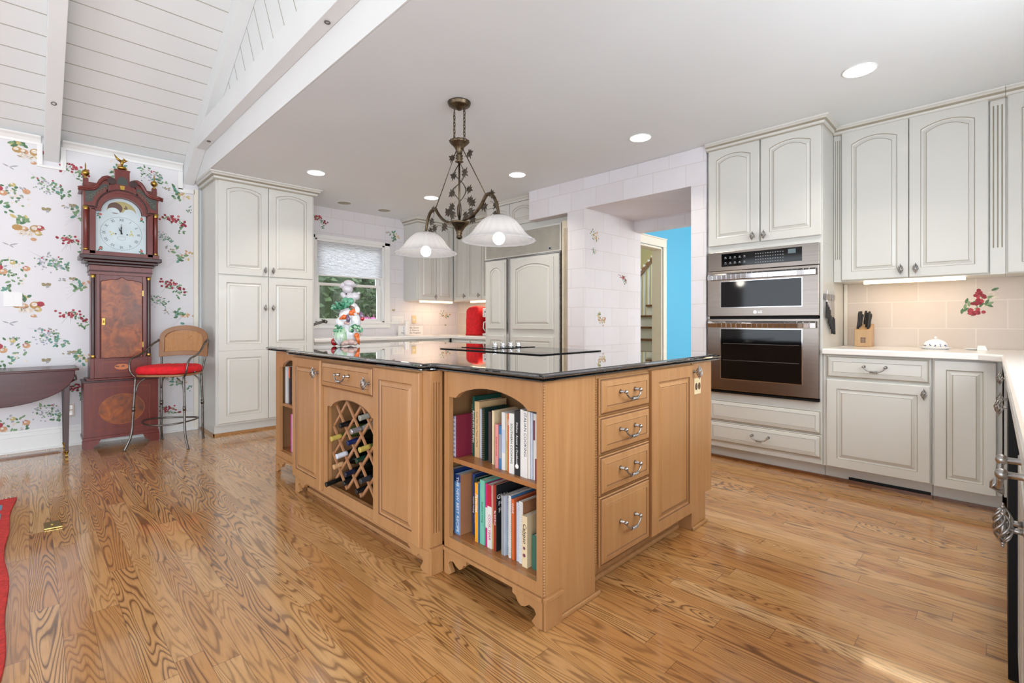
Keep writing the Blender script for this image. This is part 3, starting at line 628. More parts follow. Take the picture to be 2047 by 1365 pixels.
# --- corner wall cabinets
def under_light(x0, x1, y0, y1, z, label, power, parentless=True):
    mb = MB(); mb.box(x0, x1, y0, y1, z, z+.018); o = build(mb, 'under_cabinet_light', [M['tube_glow']], None, label, 'light fixture', 'lights under the wall cabinets')
    l = bpy.data.lights.new('tube', 'AREA'); l.shape = 'RECTANGLE'; l.size = x1-x0; l.size_y = y1-y0; l.energy = power; l.color = (1, .74, .5)
    lo = bpy.data.objects.new('tube', l); COL.objects.link(lo); lo.parent = o; lo.location = (0, 0, -.004)
    return o
M['tube_glow'] = emit_mat('tube_glow', (255, 222, 170), 5)
f1 = F((3.77, 5.65, 0), UY)
p = thing('wall_cabinet', 'ivory wall cabinet with two slim doors on the window wall, right of the window', 'cabinet', (4.08, 5.8, 1.4), 'ivory wall cabinets')
mb = MB(); mb.fbox(f1, 0, .955, 1.40, ZC-.004, -.326, 0); build(mb, 'body', ['cream'], p, bevel=.0015)
door(p, f1, .022, 1.405, .286, ZT-1.41, .021, .03, knob=(.283, 1.46), fw=.055); door(p, f1, .315, 1.405, .29, ZT-1.41, .021, .03, fw=.055)
mb = MB(); crown(mb, [(3.77, 5.97), (3.77, 5.63), (4.36, 5.63)], ZC-.076, side=1, mg=1); build(mb, 'crown', ['cream', 'cream_glaze'], p)
under_light(3.88, 4.42, 5.70, 5.75, 1.379, 'glowing strip light under the wall cabinet right of the window', UNDER_POWER*1.6)
f2 = F((4.40, 5.626, 0), UX)
p = thing('wall_cabinet', 'ivory wall cabinet above the red covered appliance, left of the refrigerator', 'cabinet', (4.5, 5.1, 1.4), 'ivory wall cabinets')
mb = MB(); mb.fbox(f2, .0, 1.095, 1.40, ZC-.004, -.326, 0); build(mb, 'body', ['cream'], p, bevel=.0015)
door(p, f2, .01, 1.405, .29, ZT-1.41, .021, .03, knob=(.27, 1.47), fw=.055); door(p, f2, .308, 1.405, .30, ZT-1.41, .021, .03, knob=(.58, 1.47), fw=.055); door(p, f2, .616, 1.405, .46, ZT-1.41, .021, .03, fw=.055)
mb = MB(); crown(mb, [(4.38, 5.57), (4.38, 4.55)], ZC-.076, side=1, mg=1); build(mb, 'crown', ['cream', 'cream_glaze'], p)
o = under_light(4.47, 4.52, 4.60, 5.35, 1.379, 'glowing strip light above the red covered appliance', UNDER_POWER*1.3)
# --- cabinet above the refrigerator
f3 = F((4.05, 4.53, 0), UX)
p = thing('wall_cabinet', 'ivory cabinet with arched doors directly above the refrigerator', 'cabinet', (4.3, 3.9, 2.17), 'ivory wall cabinets')
mb = MB(); mb.fbox(f3, 0, 1.335, 2.165, ZC-.004, -.64, 0); build(mb, 'body', ['cream'], p, bevel=.0015)
door(p, f3, .02, 2.235, .40, .262, .021, .035, fw=.05); door(p, f3, .428, 2.235, .40, .262, .021, .035, fw=.05); door(p, f3, .90, 2.235, .40, .262, .021, .035, fw=.05)
mb = MB(); crown(mb, [(4.03, 4.53), (4.03, 3.70)], ZC-.042, [(0, 0), (.01, 0), (.014, .02), (.035, .032), (.04, .041), (0, .041)], side=1, mg=None); build(mb, 'crown', ['cream'], p)
mb = MB(); pilaster(mb, F((3.962, 3.250, 0), UX), 0, .095, 0, 2.16, -.5, 0, 3, .08, .2, gw=.009); build(mb, 'fluted_filler', [c('flute_cream', (214, 204, 182), .4), c('flute_tan', (150, 126, 92), .5)], p)
# --- refrigerator
ff = F((3.995, 4.505, 0), UX)
p = thing('refrigerator', 'wide built-in refrigerator faced with ivory arched panels under a louvred grille', 'refrigerator', (4.3, 3.9, 0))
mb = MB(); mb.fbox(ff, 0, 1.215, .0, 2.155, -.7, -.03); build(mb, 'body', ['white'], p)
mb = MB(); mb.fbox(ff, .004, 1.211, 1.862, 2.15, -.028, -.012, 0)
for k in range(26): mb.fbox(ff, .022, 1.193, 1.88+k*.0098, 1.8836+k*.0098, -.012, -.006, 0)
mb.fbox(ff, .0, .02, 1.862, 2.155, -.012, 0, 1); mb.fbox(ff, 1.195, 1.215, 1.862, 2.155, -.012, 0, 1); mb.fbox(ff, .02, 1.195, 2.138, 2.155, -.012, 0, 1); mb.fbox(ff, .02, 1.195, 1.862, 1.872, -.012, 0, 1)
build(mb, 'grille', [c('grille_taupe', (188, 182, 170), .45), 'cream'], p)
mb = MB(); mb.fbox(ff, 1.03, 1.085, 1.885, 1.915, -.006, -.001, 0); mb.fbox(ff, 1.045, 1.07, 1.893, 1.907, -.001, .0002, 1); build(mb, 'badge', ['chrome', 'black'], p)
for nm, a0, a1, ins in (('freezer_door', .008, .385, 0), ('door', .44, 1.185, 1)):
    mb = MB(); mb.fbox(ff, a0, a1, .11, 1.842, -.03, -.004); d = build(mb, nm, ['cream'], p, bevel=.002)
    for b0, h, rs in ((1.02, .785, .05), (.16, .78, 0)):
        mb = MB(); panel(mb, ff, a0+.055 if not ins else a0+.06, b0, (a1-a0)-(.085 if not ins else .13), h, .05, rs, .02, .0165); build(mb, 'door_panel', ['cream', 'cream_glaze'], d)
mb = MB(); mb.fbox(ff, .388, .396, .11, 1.85, -.03, .006); mb.fbox(ff, .401, .412, .11, 1.85, -.03, .008); mb.fbox(ff, .416, .437, .11, 1.85, -.03, .016); mb.fbox(ff, 1.188, 1.2, .11, 1.85, -.03, .004); mb.fbox(ff, .002, 1.213, 1.846, 1.858, -.03, .004); mb.fbox(ff, 1.2, 1.214, .0, 1.845, -.03, .012, 1)
build(mb, 'metal_trim', ['chrome', 'pewter'], p)
# --- back counters
def slab(mb, pts, z0, z1, tiers, mi=0):
    """worktop with a moulded edge; tiers = (inset, height fraction)"""
    def off(d):
        n = len(pts); out = []
        for k in range(n):
            p0, p1, p2 = Vector(pts[k-1]), Vector(pts[k]), Vector(pts[(k+1) % n]); a = (p1-p0).normalized(); b = (p2-p1).normalized()
            na = Vector((-a.y, a.x)); nb = Vector((-b.y, b.x)); m = na+nb; m = m/(m.length_squared/2); q = p1+m*d; out.append((q.x, q.y))
        return out
    rings = []
    for d, h in tiers: rings.append(mb.add([(x, y, z0+(z1-z0)*h) for x, y in off(d)]))
    n = len(pts)
    for k in range(len(rings)-1):
        for q in range(n): mb.face((rings[k]+q, rings[k]+(q+1) % n, rings[k+1]+(q+1) % n, rings[k+1]+q), mi)
    mb.face([rings[0]+q for q in range(n)][::-1], mi); mb.face([rings[-1]+q for q in range(n)], mi)
BN = [(.006, 0), (.0, .12), (0, .75), (.003, .9), (.009, 1)]
mb = MB(); slab(mb, [(2.225, 5.33), (4.10, 5.33), (4.10, 4.53), (4.725, 4.53), (4.725, 5.975), (2.225, 5.975)], .878, .918, BN)
build(mb, 'kitchen_worktop', ['counter'], None, 'white L-shaped worktop under the kitchen window', 'worktop')
f4 = F((2.225, 5.36, 0), UY)
p = thing('base_cabinet', 'ivory base cabinets under the kitchen window, mostly hidden by the island', 'cabinet', (3.2, 5.6, 0), 'ivory base cabinets')
mb = MB(); mb.fbox(f4, 0, 1.88, .1, .876, -.6, 0); mb.fbox(f4, 0, 1.88, 0, .0995, -.6, -.06); build(mb, 'body', ['cream'], p)
for k in range(4):
    a = .012+.466*k; drawer(p, f4, a, .72, .455, .145, .021, pull=True); door(p, f4, a, .11, .455, .60, .021, 0, knob=(a+.42, .66))
f5 = F((4.13, 5.355, 0), UX)
p = thing('base_cabinet', 'ivory base cabinet under the coffee maker, left of the refrigerator', 'cabinet', (4.4, 4.9, 0), 'ivory base cabinets')
mb = MB(); mb.fbox(f5, 0.006, .82, .1, .876, -.59, 0); mb.fbox(f5, .006, .82, 0, .0995, -.59, -.06); build(mb, 'body', ['cream'], p)
for k in range(2):
    a = .03+.395*k; drawer(p, f5, a, .72, .385, .145, .021, pull=True); door(p, f5, a, .11, .385, .60, .021, 0, knob=(a+.35, .66))
# --- oven tower
fo = F((3.95, 1.70, 0), UX)
p = thing('oven_cabinet', 'tall ivory oven cabinet with two arched doors above and two drawers below the ovens', 'cabinet', (4.25, 1.3, 0))
mb = MB(); mb.fbox(fo, 0, .812, .10, .538, -.64, 0); mb.fbox(fo, 0, .812, 1.662, ZC-.004, -.64, 0); mb.fbox(fo, 0, .014, .538, 1.662, -.64, 0); mb.fbox(fo, .796, .812, .538, 1.662, -.64, 0); mb.fbox(fo, .014, .796, .538, 1.662, -.64, -.5)
mb.fbox(fo, 0, .812, 0, .0995, -.64, -.06); build(mb, 'body', ['cream'], p, bevel=.001)
mb = MB(); mb.fbox(fo, .0, .81, .0, .017, -.0595, -.045); build(mb, 'shoe_moulding', ['tread'], p)
door(p, fo, .012, 1.712, .388, ZT-1.717, .021, .034, knob=(.36, 1.755), fw=.062); door(p, fo, .410, 1.712, .396, ZT-1.717, .021, .034, knob=(.44, 1.755), fw=.062)
drawer(p, fo, .012, .312, .794, .165, .021, pull=False, lip=.035); drawer(p, fo, .012, .142, .794, .162, .021, lip=.035)
mb = MB(); crown(mb, [(3.93, 1.70), (3.93, .888), (4.20, .888)], ZC-.06, [(.0, .0), (.008, .0), (.010, .008), (.018, .012), (.022, .024), (.032, .036), (.04, .046), (.048, .05), (.05, .059), (0, .059)], side=1, mg=1); build(mb, 'crown', ['cream', 'cream_glaze'], p)
# --- ovens
fv = F((3.948, 1.684, 0), UX)
p = thing('double_wall_oven', 'stainless steel double wall oven with black glass windows, built into the ivory tower', 'oven', (4.1, 1.3, .54))
mb = MB(); mb.fbox(fv, 0, .77, .544, 1.658, -.45, -.002); build(mb, 'housing', ['black'], p)
mb = MB(); mb.fbox(fv, -.004, .782, 1.507, 1.660, -.001, .026); cp = build(mb, 'control_panel', ['steel'], p, bevel=.003)
mb = MB(); mb.fbox(fv, .105, .675, 1.54, 1.642, .0262, .0285); scr = build(mb, 'display', ['blackglass'], cp, bevel=.001)
mb = MB(); r = random.Random(3)
for k in range(5):
    for q in range(2):
        mb.fbox(fv, .128+k*.036, .147+k*.036, 1.560+q*.042, 1.563+q*.042, .0286, .029); mb.fbox(fv, .131+k*.036, .143+k*.036, 1.568+q*.042, 1.574+q*.042, .0286, .029)
for k in range(12):
    for q in range(4): mb.fbox(fv, .36+k*.017, .368+k*.017, 1.552+q*.022, 1.557+q*.022, .0286, .029)
build(mb, 'keys', [c('panel_print', (150, 152, 155), .5)], scr)
mb = MB(); mb.fbox(fv, .585, .635, 1.60, 1.632, .0286, .029); build(mb, 'clock_window', [c('lcd_grey', (92, 108, 112), .3)], scr)
def oven_door(z0, z1, wz0, wz1, hz, nm):
    mb = MB(); mb.fbox(fv, -.004, .782, z0, z1, -.001, .034); d = build(mb, 'oven_door', ['steel'], p, bevel=.004)
    mb = MB(); mb.fbox(fv, .105, .675, wz0, wz1, .0342, .037, 0); g = build(mb, 'oven_window', ['blackglass'], d, bevel=.002)
    mb = MB()
    for a0, a1, b0, b1 in ((.099, .105, wz0-.006, wz1+.006), (.675, .681, wz0-.006, wz1+.006), (.105, .675, wz0-.006, wz0), (.105, .675, wz1, wz1+.006)): mb.fbox(fv, a0, a1, b0, b1, .0342, .0385)
    build(mb, 'window_rim', ['chrome'], d)
    mb = MB(); P = [(.008, .034), (.03, .062), (.74, .062), (.77, .034), (.77, .0345), (.745, .086), (.02, .086), (.008, .0345)]
    n = 20; top = []; bot = []
    A = []; B = []
    for k in range(n+1):
        a = .010+.758*k/n; e = abs(2*k/n-1); A.append((a, .07+.018*(1-e**2)))
    for k in range(n):
        (a0, c0), (a1, c1) = A[k], A[k+1]
        mb.hexa([fv.p(a0, hz-.024, c0-.006), fv.p(a1, hz-.024, c1-.006), fv.p(a1, hz-.016, c1-.022), fv.p(a0, hz-.016, c0-.022), fv.p(a0, hz+.012, c0-.002), fv.p(a1, hz+.012, c1-.002), fv.p(a1, hz+.026, c1-.02), fv.p(a0, hz+.026, c0-.02)])
    mb.fbox(fv, .02, .045, hz-.012, hz+.012, .0342, .052); mb.fbox(fv, .733, .758, hz-.012, hz+.012, .0342, .052)
    build(mb, 'handle', ['chrome'], d, bevel=.002)
    return d
d1 = oven_door(1.146, 1.5035, 1.218, 1.418, 1.458, 'u'); d2 = oven_door(.562, 1.126, .655, 1.046, 1.082, 'l')
mb = MB(); mb.disc(fv.p(.36, 1.178, .0342), fv.n, .012, 20, 0, .001); lg = build(mb, 'maker_badge', ['chrome'], d1); text('LG', fv, .395, 1.178, .024, 'chrome', d1, c=.035)
mb = MB(); mb.fbox(fv, -.004, .782, .540, .556, -.001, .03); build(mb, 'vent_trim', ['black'], p)
mb = MB()
for zz in (.80, .93): mb.fbox(fv, .12, .66, zz, zz+.004, .0372, .0376)
build(mb, 'oven_rack', [c('rack_line', (74, 70, 66), .4)], d2)
# --- base cabinets right of the ovens
fb = F((3.95, .885, 0), UX)
p = thing('base_cabinet', 'ivory base cabinet with one drawer over a wide panelled door, right of the ovens', 'cabinet', (4.25, .6, 0), 'ivory base cabinets')
mb = MB(); mb.fbox(fb, .0, .578, .10, .876, -.62, 0); mb.fbox(fb, 0, .578, 0, .0995, -.62, -.06); build(mb, 'body', ['cream'], p, bevel=.001)
drawer(p, fb, .022, .719, .548, .15, .021, lip=.038); door(p, fb, .024, .105, .548, .60, .021, 0, fw=.06, knob=(.545, .655))
mb = MB(); mb.fbox(fb, .0, .578, .0, .017, -.0595, -.045); build(mb, 'floor_moulding', ['tread'], p)
mb = MB(); mb.fbox(fb, .14, .57, .0175, .034, -.0595, -.052); build(mb, 'toe_vent', ['black'], p)
p = thing('base_cabinet', 'ivory corner base cabinet with one narrow panelled door', 'cabinet', (4.25, .1, 0), 'ivory base cabinets')
mb = MB(); mb.fbox(fb, .580, .885, .10, .876, -.62, 0); mb.fbox(fb, .58, .885, 0, .0995, -.62, -.06); mb.box(3.955, 4.57, -.66, -.006, .1, .876); build(mb, 'body', ['cream'], p, bevel=.001)
door(p, fb, .590, .098, .272, .769, .021, 0, fw=.055)
mb = MB(); mb.fbox(fb, .582, .88, .0, .017, -.0595, -.045); build(mb, 'floor_moulding', ['tread', 'black'], p)
# --- right-hand run seen almost edge-on
fr = F((3.90, -.040, 0), UB)
p = thing('base_cabinet', 'ivory base cabinets of the right-hand run, seen almost edge-on', 'cabinet', (2.6, -.35, 0), 'ivory base cabinets')
mb = MB(); mb.fbox(fr, .01, 1.18, .10, .876, -.62, -.002); mb.fbox(fr, .01, 1.18, 0, .0995, -.62, -.06); build(mb, 'body', ['cream'], p)
door(p, fr, .02, .11, .40, .60, .019, 0, fw=.055); drawer(p, fr, .02, .72, .40, .145, .019, pull=False); put_knob(p, fr, .12, .79, .019); put_knob(p, fr, .13, .68, .019)
door(p, fr, .43, .11, .74, .755, .019, 0, fw=.055, knob=(1.02, .745))
p = thing('dishwasher', 'black fronted dishwasher in the right-hand run, seen as a narrow dark upright strip', 'dishwasher', (2.38, -.35, 0))
fdw = F((2.70, -.012, 0), UB)
mb = MB(); mb.fbox(fdw, .005, .60, .02, .872, -.6, -.03); build(mb, 'tub', ['black'], p)
mb = MB(); mb.fbox(fdw, .004, .60, .02, .872, -.0295, 0); build(mb, 'front_panel', ['black'], p, bevel=.002)
fn = F((2.09, -.032, 0), UB)
p = thing('base_cabinet', 'nearest ivory base cabinet at the right edge, with twisted pewter pull and knobs', 'cabinet', (1.3, -.35, 0), 'ivory base cabinets')
mb = MB(); mb.fbox(fn, .005, 1.6, .10, .876, -.6, -.021); mb.fbox(fn, .005, 1.6, 0, .0995, -.6, -.08); build(mb, 'body', ['cream'], p)
for a, ww in ((.012, .50), (.52, .56), (1.09, .5)):
    d_ = drawer(p, fn, a, .72, ww, .145, 0, pull=False); door(p, fn, a, .11, ww, .60, 0, 0, fw=.055)
put_pull(p, F((2.09, -.032, 0), UB), .76, .822, 0, 1.4)
for a in (.672, .722): put_knob(p, fn, a, .692, 0)
mb = MB(); slab(mb, [(3.835, .005), (.45, -.028), (.45, -.675), (4.595, -.675), (4.595, .883), (3.915, .883), (3.915, .072), (3.897, .03)][::-1] if 0 else [(3.915, .883), (3.905, .10), (3.83, .004), (.45, -.026), (.45, -.675), (4.595, -.675), (4.595, .883)], .878, .918, BN)
build(mb, 'kitchen_worktop', ['counter'], None, 'white worktop running right of the ovens and round the corner towards the camera', 'worktop')
# --- wall cabinets on the right
fu = F((4.27, .886, 0), UX)
p = thing('wall_cabinet', 'ivory wall cabinet with two tall arched doors between fluted pilasters, right of the ovens', 'cabinet', (4.43, .4, 1.4), 'ivory wall cabinets')
mb = MB(); mb.fbox(fu, 0, .899, 1.40, ZC-.004, -.326, -.012); build(mb, 'body', ['cream'], p, bevel=.001)
mb = MB(); pilaster(mb, fu, .0, .046, 1.398, ZT+.002, -.0118, .004, 3, .055, .165, gw=.005, sp=.0125); build(mb, 'fluted_pilaster', ['cream', 'cream_glaze'], p)
mb = MB(); pilaster(mb, fu, .832, .899, 1.398, ZT+.002, -.0118, .004, 3, .055, .165, gw=.007, sp=.019); build(mb, 'fluted_pilaster', ['cream', 'cream_glaze'], p)
door(p, fu, .05, 1.408, .384, ZT-1.418, .02, .036, fw=.06, knob=(.395, 1.462)); door(p, fu, .438, 1.408, .386, ZT-1.418, .02, .036, fw=.06, knob=(.475, 1.462))
mb = MB(); crown(mb, [(4.262, .885), (4.262, -.013)], ZC-.06, side=1, mg=1, prof=[(.0, .0), (.008, .0), (.010, .008), (.018, .012), (.022, .024), (.032, .036), (.04, .046), (.048, .05), (.05, .059), (0, .059)]); build(mb, 'crown', ['cream', 'cream_glaze'], p)
under_light(4.33, 4.37, .17, .715, 1.379, 'glowing strip light under the arched wall cabinet right of the ovens', UNDER_POWER)
fu2 = F((4.27, -.014, 0), UX)
p = thing('wall_cabinet', 'ivory wall cabinet cut off by the right edge of the view', 'cabinet', (4.43, -.3, 1.4), 'ivory wall cabinets')
mb = MB(); mb.fbox(fu2, 0, .655, 1.40, ZC-.004, -.326, -.001); build(mb, 'body', ['cream'], p, bevel=.001)
door(p, fu2, .008, 1.404, .36, ZT-1.414, .02, .036, fw=.06)
mb = MB(); crown(mb, [(4.262, -.0145), (4.262, -.66)], ZC-.06, side=1, mg=1, prof=[(.0, .0), (.008, .0), (.010, .008), (.018, .012), (.022, .024), (.032, .036), (.04, .046), (.048, .05), (.05, .059), (0, .059)]); build(mb, 'crown', ['cream', 'cream_glaze'], p)
mb = MB(); mb.box(4.575, 4.598, .860, .884, .92, 1.398); struct('trim_7', mb, ['casing'])
# ================================================================ THE ISLAND
MS = ['maple', 'glaze', 'maple_in', 'maple_dark']
def arch_rail(f, a0, a1, b0, b1, sh, top, r=.05, n=18):
    """rail polygon from a0..a1, its lower edge: shoulders at sh, then an arc rising to top"""
    mid = (a0+a1)/2; q0 = a0+r; q1 = a1-r; P = [(a0, b1), (a0, sh), (q0, sh)]
    for k in range(1, n):
        t = k/n; P.append((q0+(q1-q0)*t, sh+(top-sh)*math.sin(PI*t)**.62))
    return P+[(q1, sh), (a1, sh), (a1, b1)]
def skirt(w, h, foot=.035, deep=.05):
    """bracket-foot apron profile, a from 0 to w, standing on the floor"""
    L = [(0, 0), (foot, 0), (foot+.018, .012), (foot+.006, .03), (foot-.004, .045), (foot+.006, .06), (foot+.03, .066), (foot+.05, .052), (foot+.072, .045), (foot+.09, .055), (foot+.10, .072), (foot+.118, .078), (foot+.118, h-.016)]
    return [(0, h)]+L+[(w-a, b) for a, b in L[::-1]]+[(w, h)]
def bookcase(y_left, y_right, label, inL, inR, xl=0, xr=0):
    f = F((1.30, y_left, 0), UX); w_ = y_left-y_right
    p = thing('island_bookcase', label, 'bookcase', (1.5, (y_left+y_right)/2, 0), 'open bookcases at the ends of the island'); D = .30
    mb = MB()
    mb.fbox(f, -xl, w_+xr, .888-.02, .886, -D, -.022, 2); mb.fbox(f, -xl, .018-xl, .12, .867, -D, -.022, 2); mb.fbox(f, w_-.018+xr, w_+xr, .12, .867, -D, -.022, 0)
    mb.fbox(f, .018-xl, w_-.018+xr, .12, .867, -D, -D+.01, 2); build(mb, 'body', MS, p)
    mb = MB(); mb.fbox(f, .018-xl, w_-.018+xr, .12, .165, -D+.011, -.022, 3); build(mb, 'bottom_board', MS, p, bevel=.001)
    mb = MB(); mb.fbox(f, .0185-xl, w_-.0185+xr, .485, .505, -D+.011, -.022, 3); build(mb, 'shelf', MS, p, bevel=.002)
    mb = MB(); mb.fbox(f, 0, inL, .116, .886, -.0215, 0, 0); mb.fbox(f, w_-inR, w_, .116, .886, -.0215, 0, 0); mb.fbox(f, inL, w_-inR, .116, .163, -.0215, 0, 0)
    mb.fprism(f, arch_rail(f, inL, w_-inR, 0, .886, .775, .832, .045), -.0215, 0, 0); build(mb, 'face_frame', MS, p)
    mb = MB(); mb.fprism(f, skirt(w_, .1145), -.020, .002, 0); mb.fbox(f, 0, w_, .1, .1145, .0021, .008, 0); build(mb, 'bracket_foot', MS, p, bevel=.001)
    mb = MB(); mb.fbox(f, .05, w_-.02, 0, .09, -.16, -.15, 1); build(mb, 'toe_board', MS, p)
    return p, f, w_
pb, fbk, wbk = bookcase(1.735, 1.155, 'open maple bookcase full of cookbooks at the near corner of the island', .035, .03, .058)
mb = MB()                                                            # beaded corner and end panel of the near bookcase
for k in range(74): mb.ell((1.303, 1.151, .125+k*.01025), (.0042, .0042, .0046), 6, 5)
build(mb, 'bead_moulding', ['maple'], pb)
mb = MB(); mb.box(1.31, 1.612, 1.152, 1.1549, .0, .886); mb.box(1.3025, 1.3105, 1.152, 1.1549, .116, .886); build(mb, 'end_panel', ['maple'], pb)
mb = MB(); mb.box(1.299, 1.392, 1.140, 1.1518, 0, .1); mb.box(1.297, 1.397, 1.136, 1.1518, .1001, .116); build(mb, 'corner_foot', ['maple'], pb, bevel=.002)
mb = MB(); mb.box(1.394, 1.64, 1.142, 1.1518, 0, .018); build(mb, 'quarter_round', ['maple'], pb, bevel=.006)
bookcase(3.80, 3.262, 'far open maple bookcase at the end of the island nearest the ivory pantry', .075, .03, .0, .0)
# centre cabinet with doors, drawer and wine rack
X1 = 1.235; fc = F((X1, 3.255, 0), UX); Wc = 3.255-1.755
p = thing('island_cabinet', 'maple centre cabinet of the island with two doors, a drawer and an arched wine rack', 'cabinet', (1.5, 2.5, 0)); pc = p
a_op0, a_op1 = 3.255-2.767, 3.255-2.215
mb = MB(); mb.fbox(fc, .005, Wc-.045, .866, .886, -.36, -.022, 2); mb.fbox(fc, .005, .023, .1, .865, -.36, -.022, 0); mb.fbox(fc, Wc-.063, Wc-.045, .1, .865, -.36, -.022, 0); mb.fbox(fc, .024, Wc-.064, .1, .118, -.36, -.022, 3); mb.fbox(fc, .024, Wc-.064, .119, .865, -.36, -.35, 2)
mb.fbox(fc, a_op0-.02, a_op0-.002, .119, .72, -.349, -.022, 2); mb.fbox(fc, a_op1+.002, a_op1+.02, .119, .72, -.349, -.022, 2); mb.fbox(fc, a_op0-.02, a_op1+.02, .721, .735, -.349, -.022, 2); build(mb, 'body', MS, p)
mb = MB(); mb.fbox(fc, .0, a_op0-.0, .1, .886, -.0215, 0); mb.fbox(fc, a_op1, Wc, .1, .886, -.0215, 0); mb.fbox(fc, a_op0, a_op1, .1, .152, -.0215, 0)
mb.fprism(fc, arch_rail(fc, a_op0, a_op1, 0, .886, .612, .672, .045), -.0215, 0, 0); build(mb, 'face_frame', MS, p)
mb = MB(); L = arch_rail(fc, a_op0, a_op1, 0, .886, .612, .672, .045)[1:-1]; L = [(a_op0, .152)]+L+[(a_op1, .152)]
mb.tube([fc.p(a, b, .0005) for a, b in L], .0022, 5, closed=True); build(mb, 'opening_bead', ['glaze'], p)
door(p, fc, .0, .106, .424, .77, .021, 0, ms=('maple', 'glaze'), fw=.055, knob=(.395, .80)); door(p, fc, 1.045, .106, .402, .77, .021, 0, ms=('maple', 'glaze'), fw=.055, knob=(1.008, .79))
drawer(p, fc, .43, .722, .605, .153, .021, ms=('maple', 'glaze'), lip=.034)
fp = F((X1+.001, 1.7545, 0), UY)
mb = MB(); pilaster(mb, fp, 0, .063, .118, .886, -.008, .006, 3, .05, .06, gw=.0045, sp=.0135); build(mb, 'fluted_pilaster', MS, p)
mb = MB(); mb.fprism(fc, skirt(Wc, .0995, .05), -.02, .002, 0); mb.box(X1-.001, 1.299, 1.7405, 1.7545, 0, .100); mb.box(X1-.004, 1.299, 1.737, 1.7545, .1005, .117); build(mb, 'bracket_foot', MS, p, bevel=.001)
mb = MB(); mb.fbox(fc, .03, Wc-.03, 0, .0985, -.085, -.075, 0); mb.fbox(fc, .06, Wc-.06, 0, .022, -.0745, -.052, 0); build(mb, 'toe_board', MS, p, bevel=.003)
# lattice
mb = MB()
import itertools
cy, cz, dy_, dz_ = 2.5065, .58, .0838, .0822*1.0
def clip(p0, p1):
    """clip a slat centre line to the opening"""
    y0, y1, z0, z1 = 2.218, 2.764, .154, .66
    out = []; N = 60; pts = [(p0[0]+(p1[0]-p0[0])*k/N, p0[1]+(p1[1]-p0[1])*k/N) for k in range(N+1)]
    def ok(q):
        y, z = q
        if not (y0 < y < y1 and z > z0): return False
        t = (y-y0-.045)/(y1-y0-.09); zz = .612 if t < 0 or t > 1 else .612+.06*math.sin(PI*t)**.62
        return z < zz+.012
    g = [q for q in pts if ok(q)]
    return (g[0], g[-1]) if len(g) > 2 else None
for sgn, xb in ((1, 1.2595), (-1, 1.2685)):
    for k in range(-8, 9):
        p0 = (cy+2*dy_*k-sgn*8*dy_, cz-8*dz_+.0); p1 = (cy+2*dy_*k+sgn*8*dy_, cz+8*dz_)
        g = clip(p0, p1)
        if not g: continue
        (ya, za), (yb, zb) = g; d = Vector((yb-ya, zb-za)).normalized(); n = Vector((-d.y, d.x))*.0075
        P = [(ya+n.x, za+n.y), (ya-n.x, za-n.y), (yb-n.x, zb-n.y), (yb+n.x, zb+n.y)]
        for x0, x1 in ((xb, xb+.0085), (1.44+(.009 if sgn < 0 else 0), 1.4485+(.009 if sgn < 0 else 0))): mb.prism([(x0, y, z) for y, z in P], [(x1, y, z) for y, z in P])
build(mb, 'wine_lattice', ['lattice'], p)
# wine bottles
def bottle(foil, glass, body, label, y, vb, X):
    """neck rests in the lower V of a diamond at the front, the wider body on the rear lattice"""
    ax = Vector((1, 0, .16)).normalized(); o = Vector((X, y, vb+.031-(1.26-X)*.16))
    root = thing('wine_bottle', label, 'bottle', tuple(o), 'wine bottles lying in the island rack')
    mb = MB(); mb.lathe([(.0115, .012), (.0120, .03), (.0125, .08), (.016, .10), (.029, .13), (.0338, .155), (.0338, .30), (.029, .305)], o, ax, 18); build(mb, 'glass', [glass], root)
    mb = MB(); mb.lathe([(.0125, -.001), (.0146, 0), (.0150, .004), (.0140, .007), (.0140, .045), (.0142, .062)], o, ax, 18); build(mb, 'foil', [foil], root)
    return root
c('foil_black', (22, 22, 24), .3); c('foil_gold', (196, 172, 88), .25); c('foil_silver', (196, 198, 204), .2, metal=.7); c('foil_blue', (22, 38, 86), .3); c('foil_white', (214, 218, 226), .4); c('foil_green', (14, 52, 38), .3); c('cork', (206, 160, 112), .8); c('foil_navy', (26, 30, 52), .3); c('glass_dark', (14, 18, 14), .08); c('glass_green', (70, 84, 40), .08); c('glass_clear', (150, 150, 140), .06); c('foil_grey', (52, 54, 60), .3)
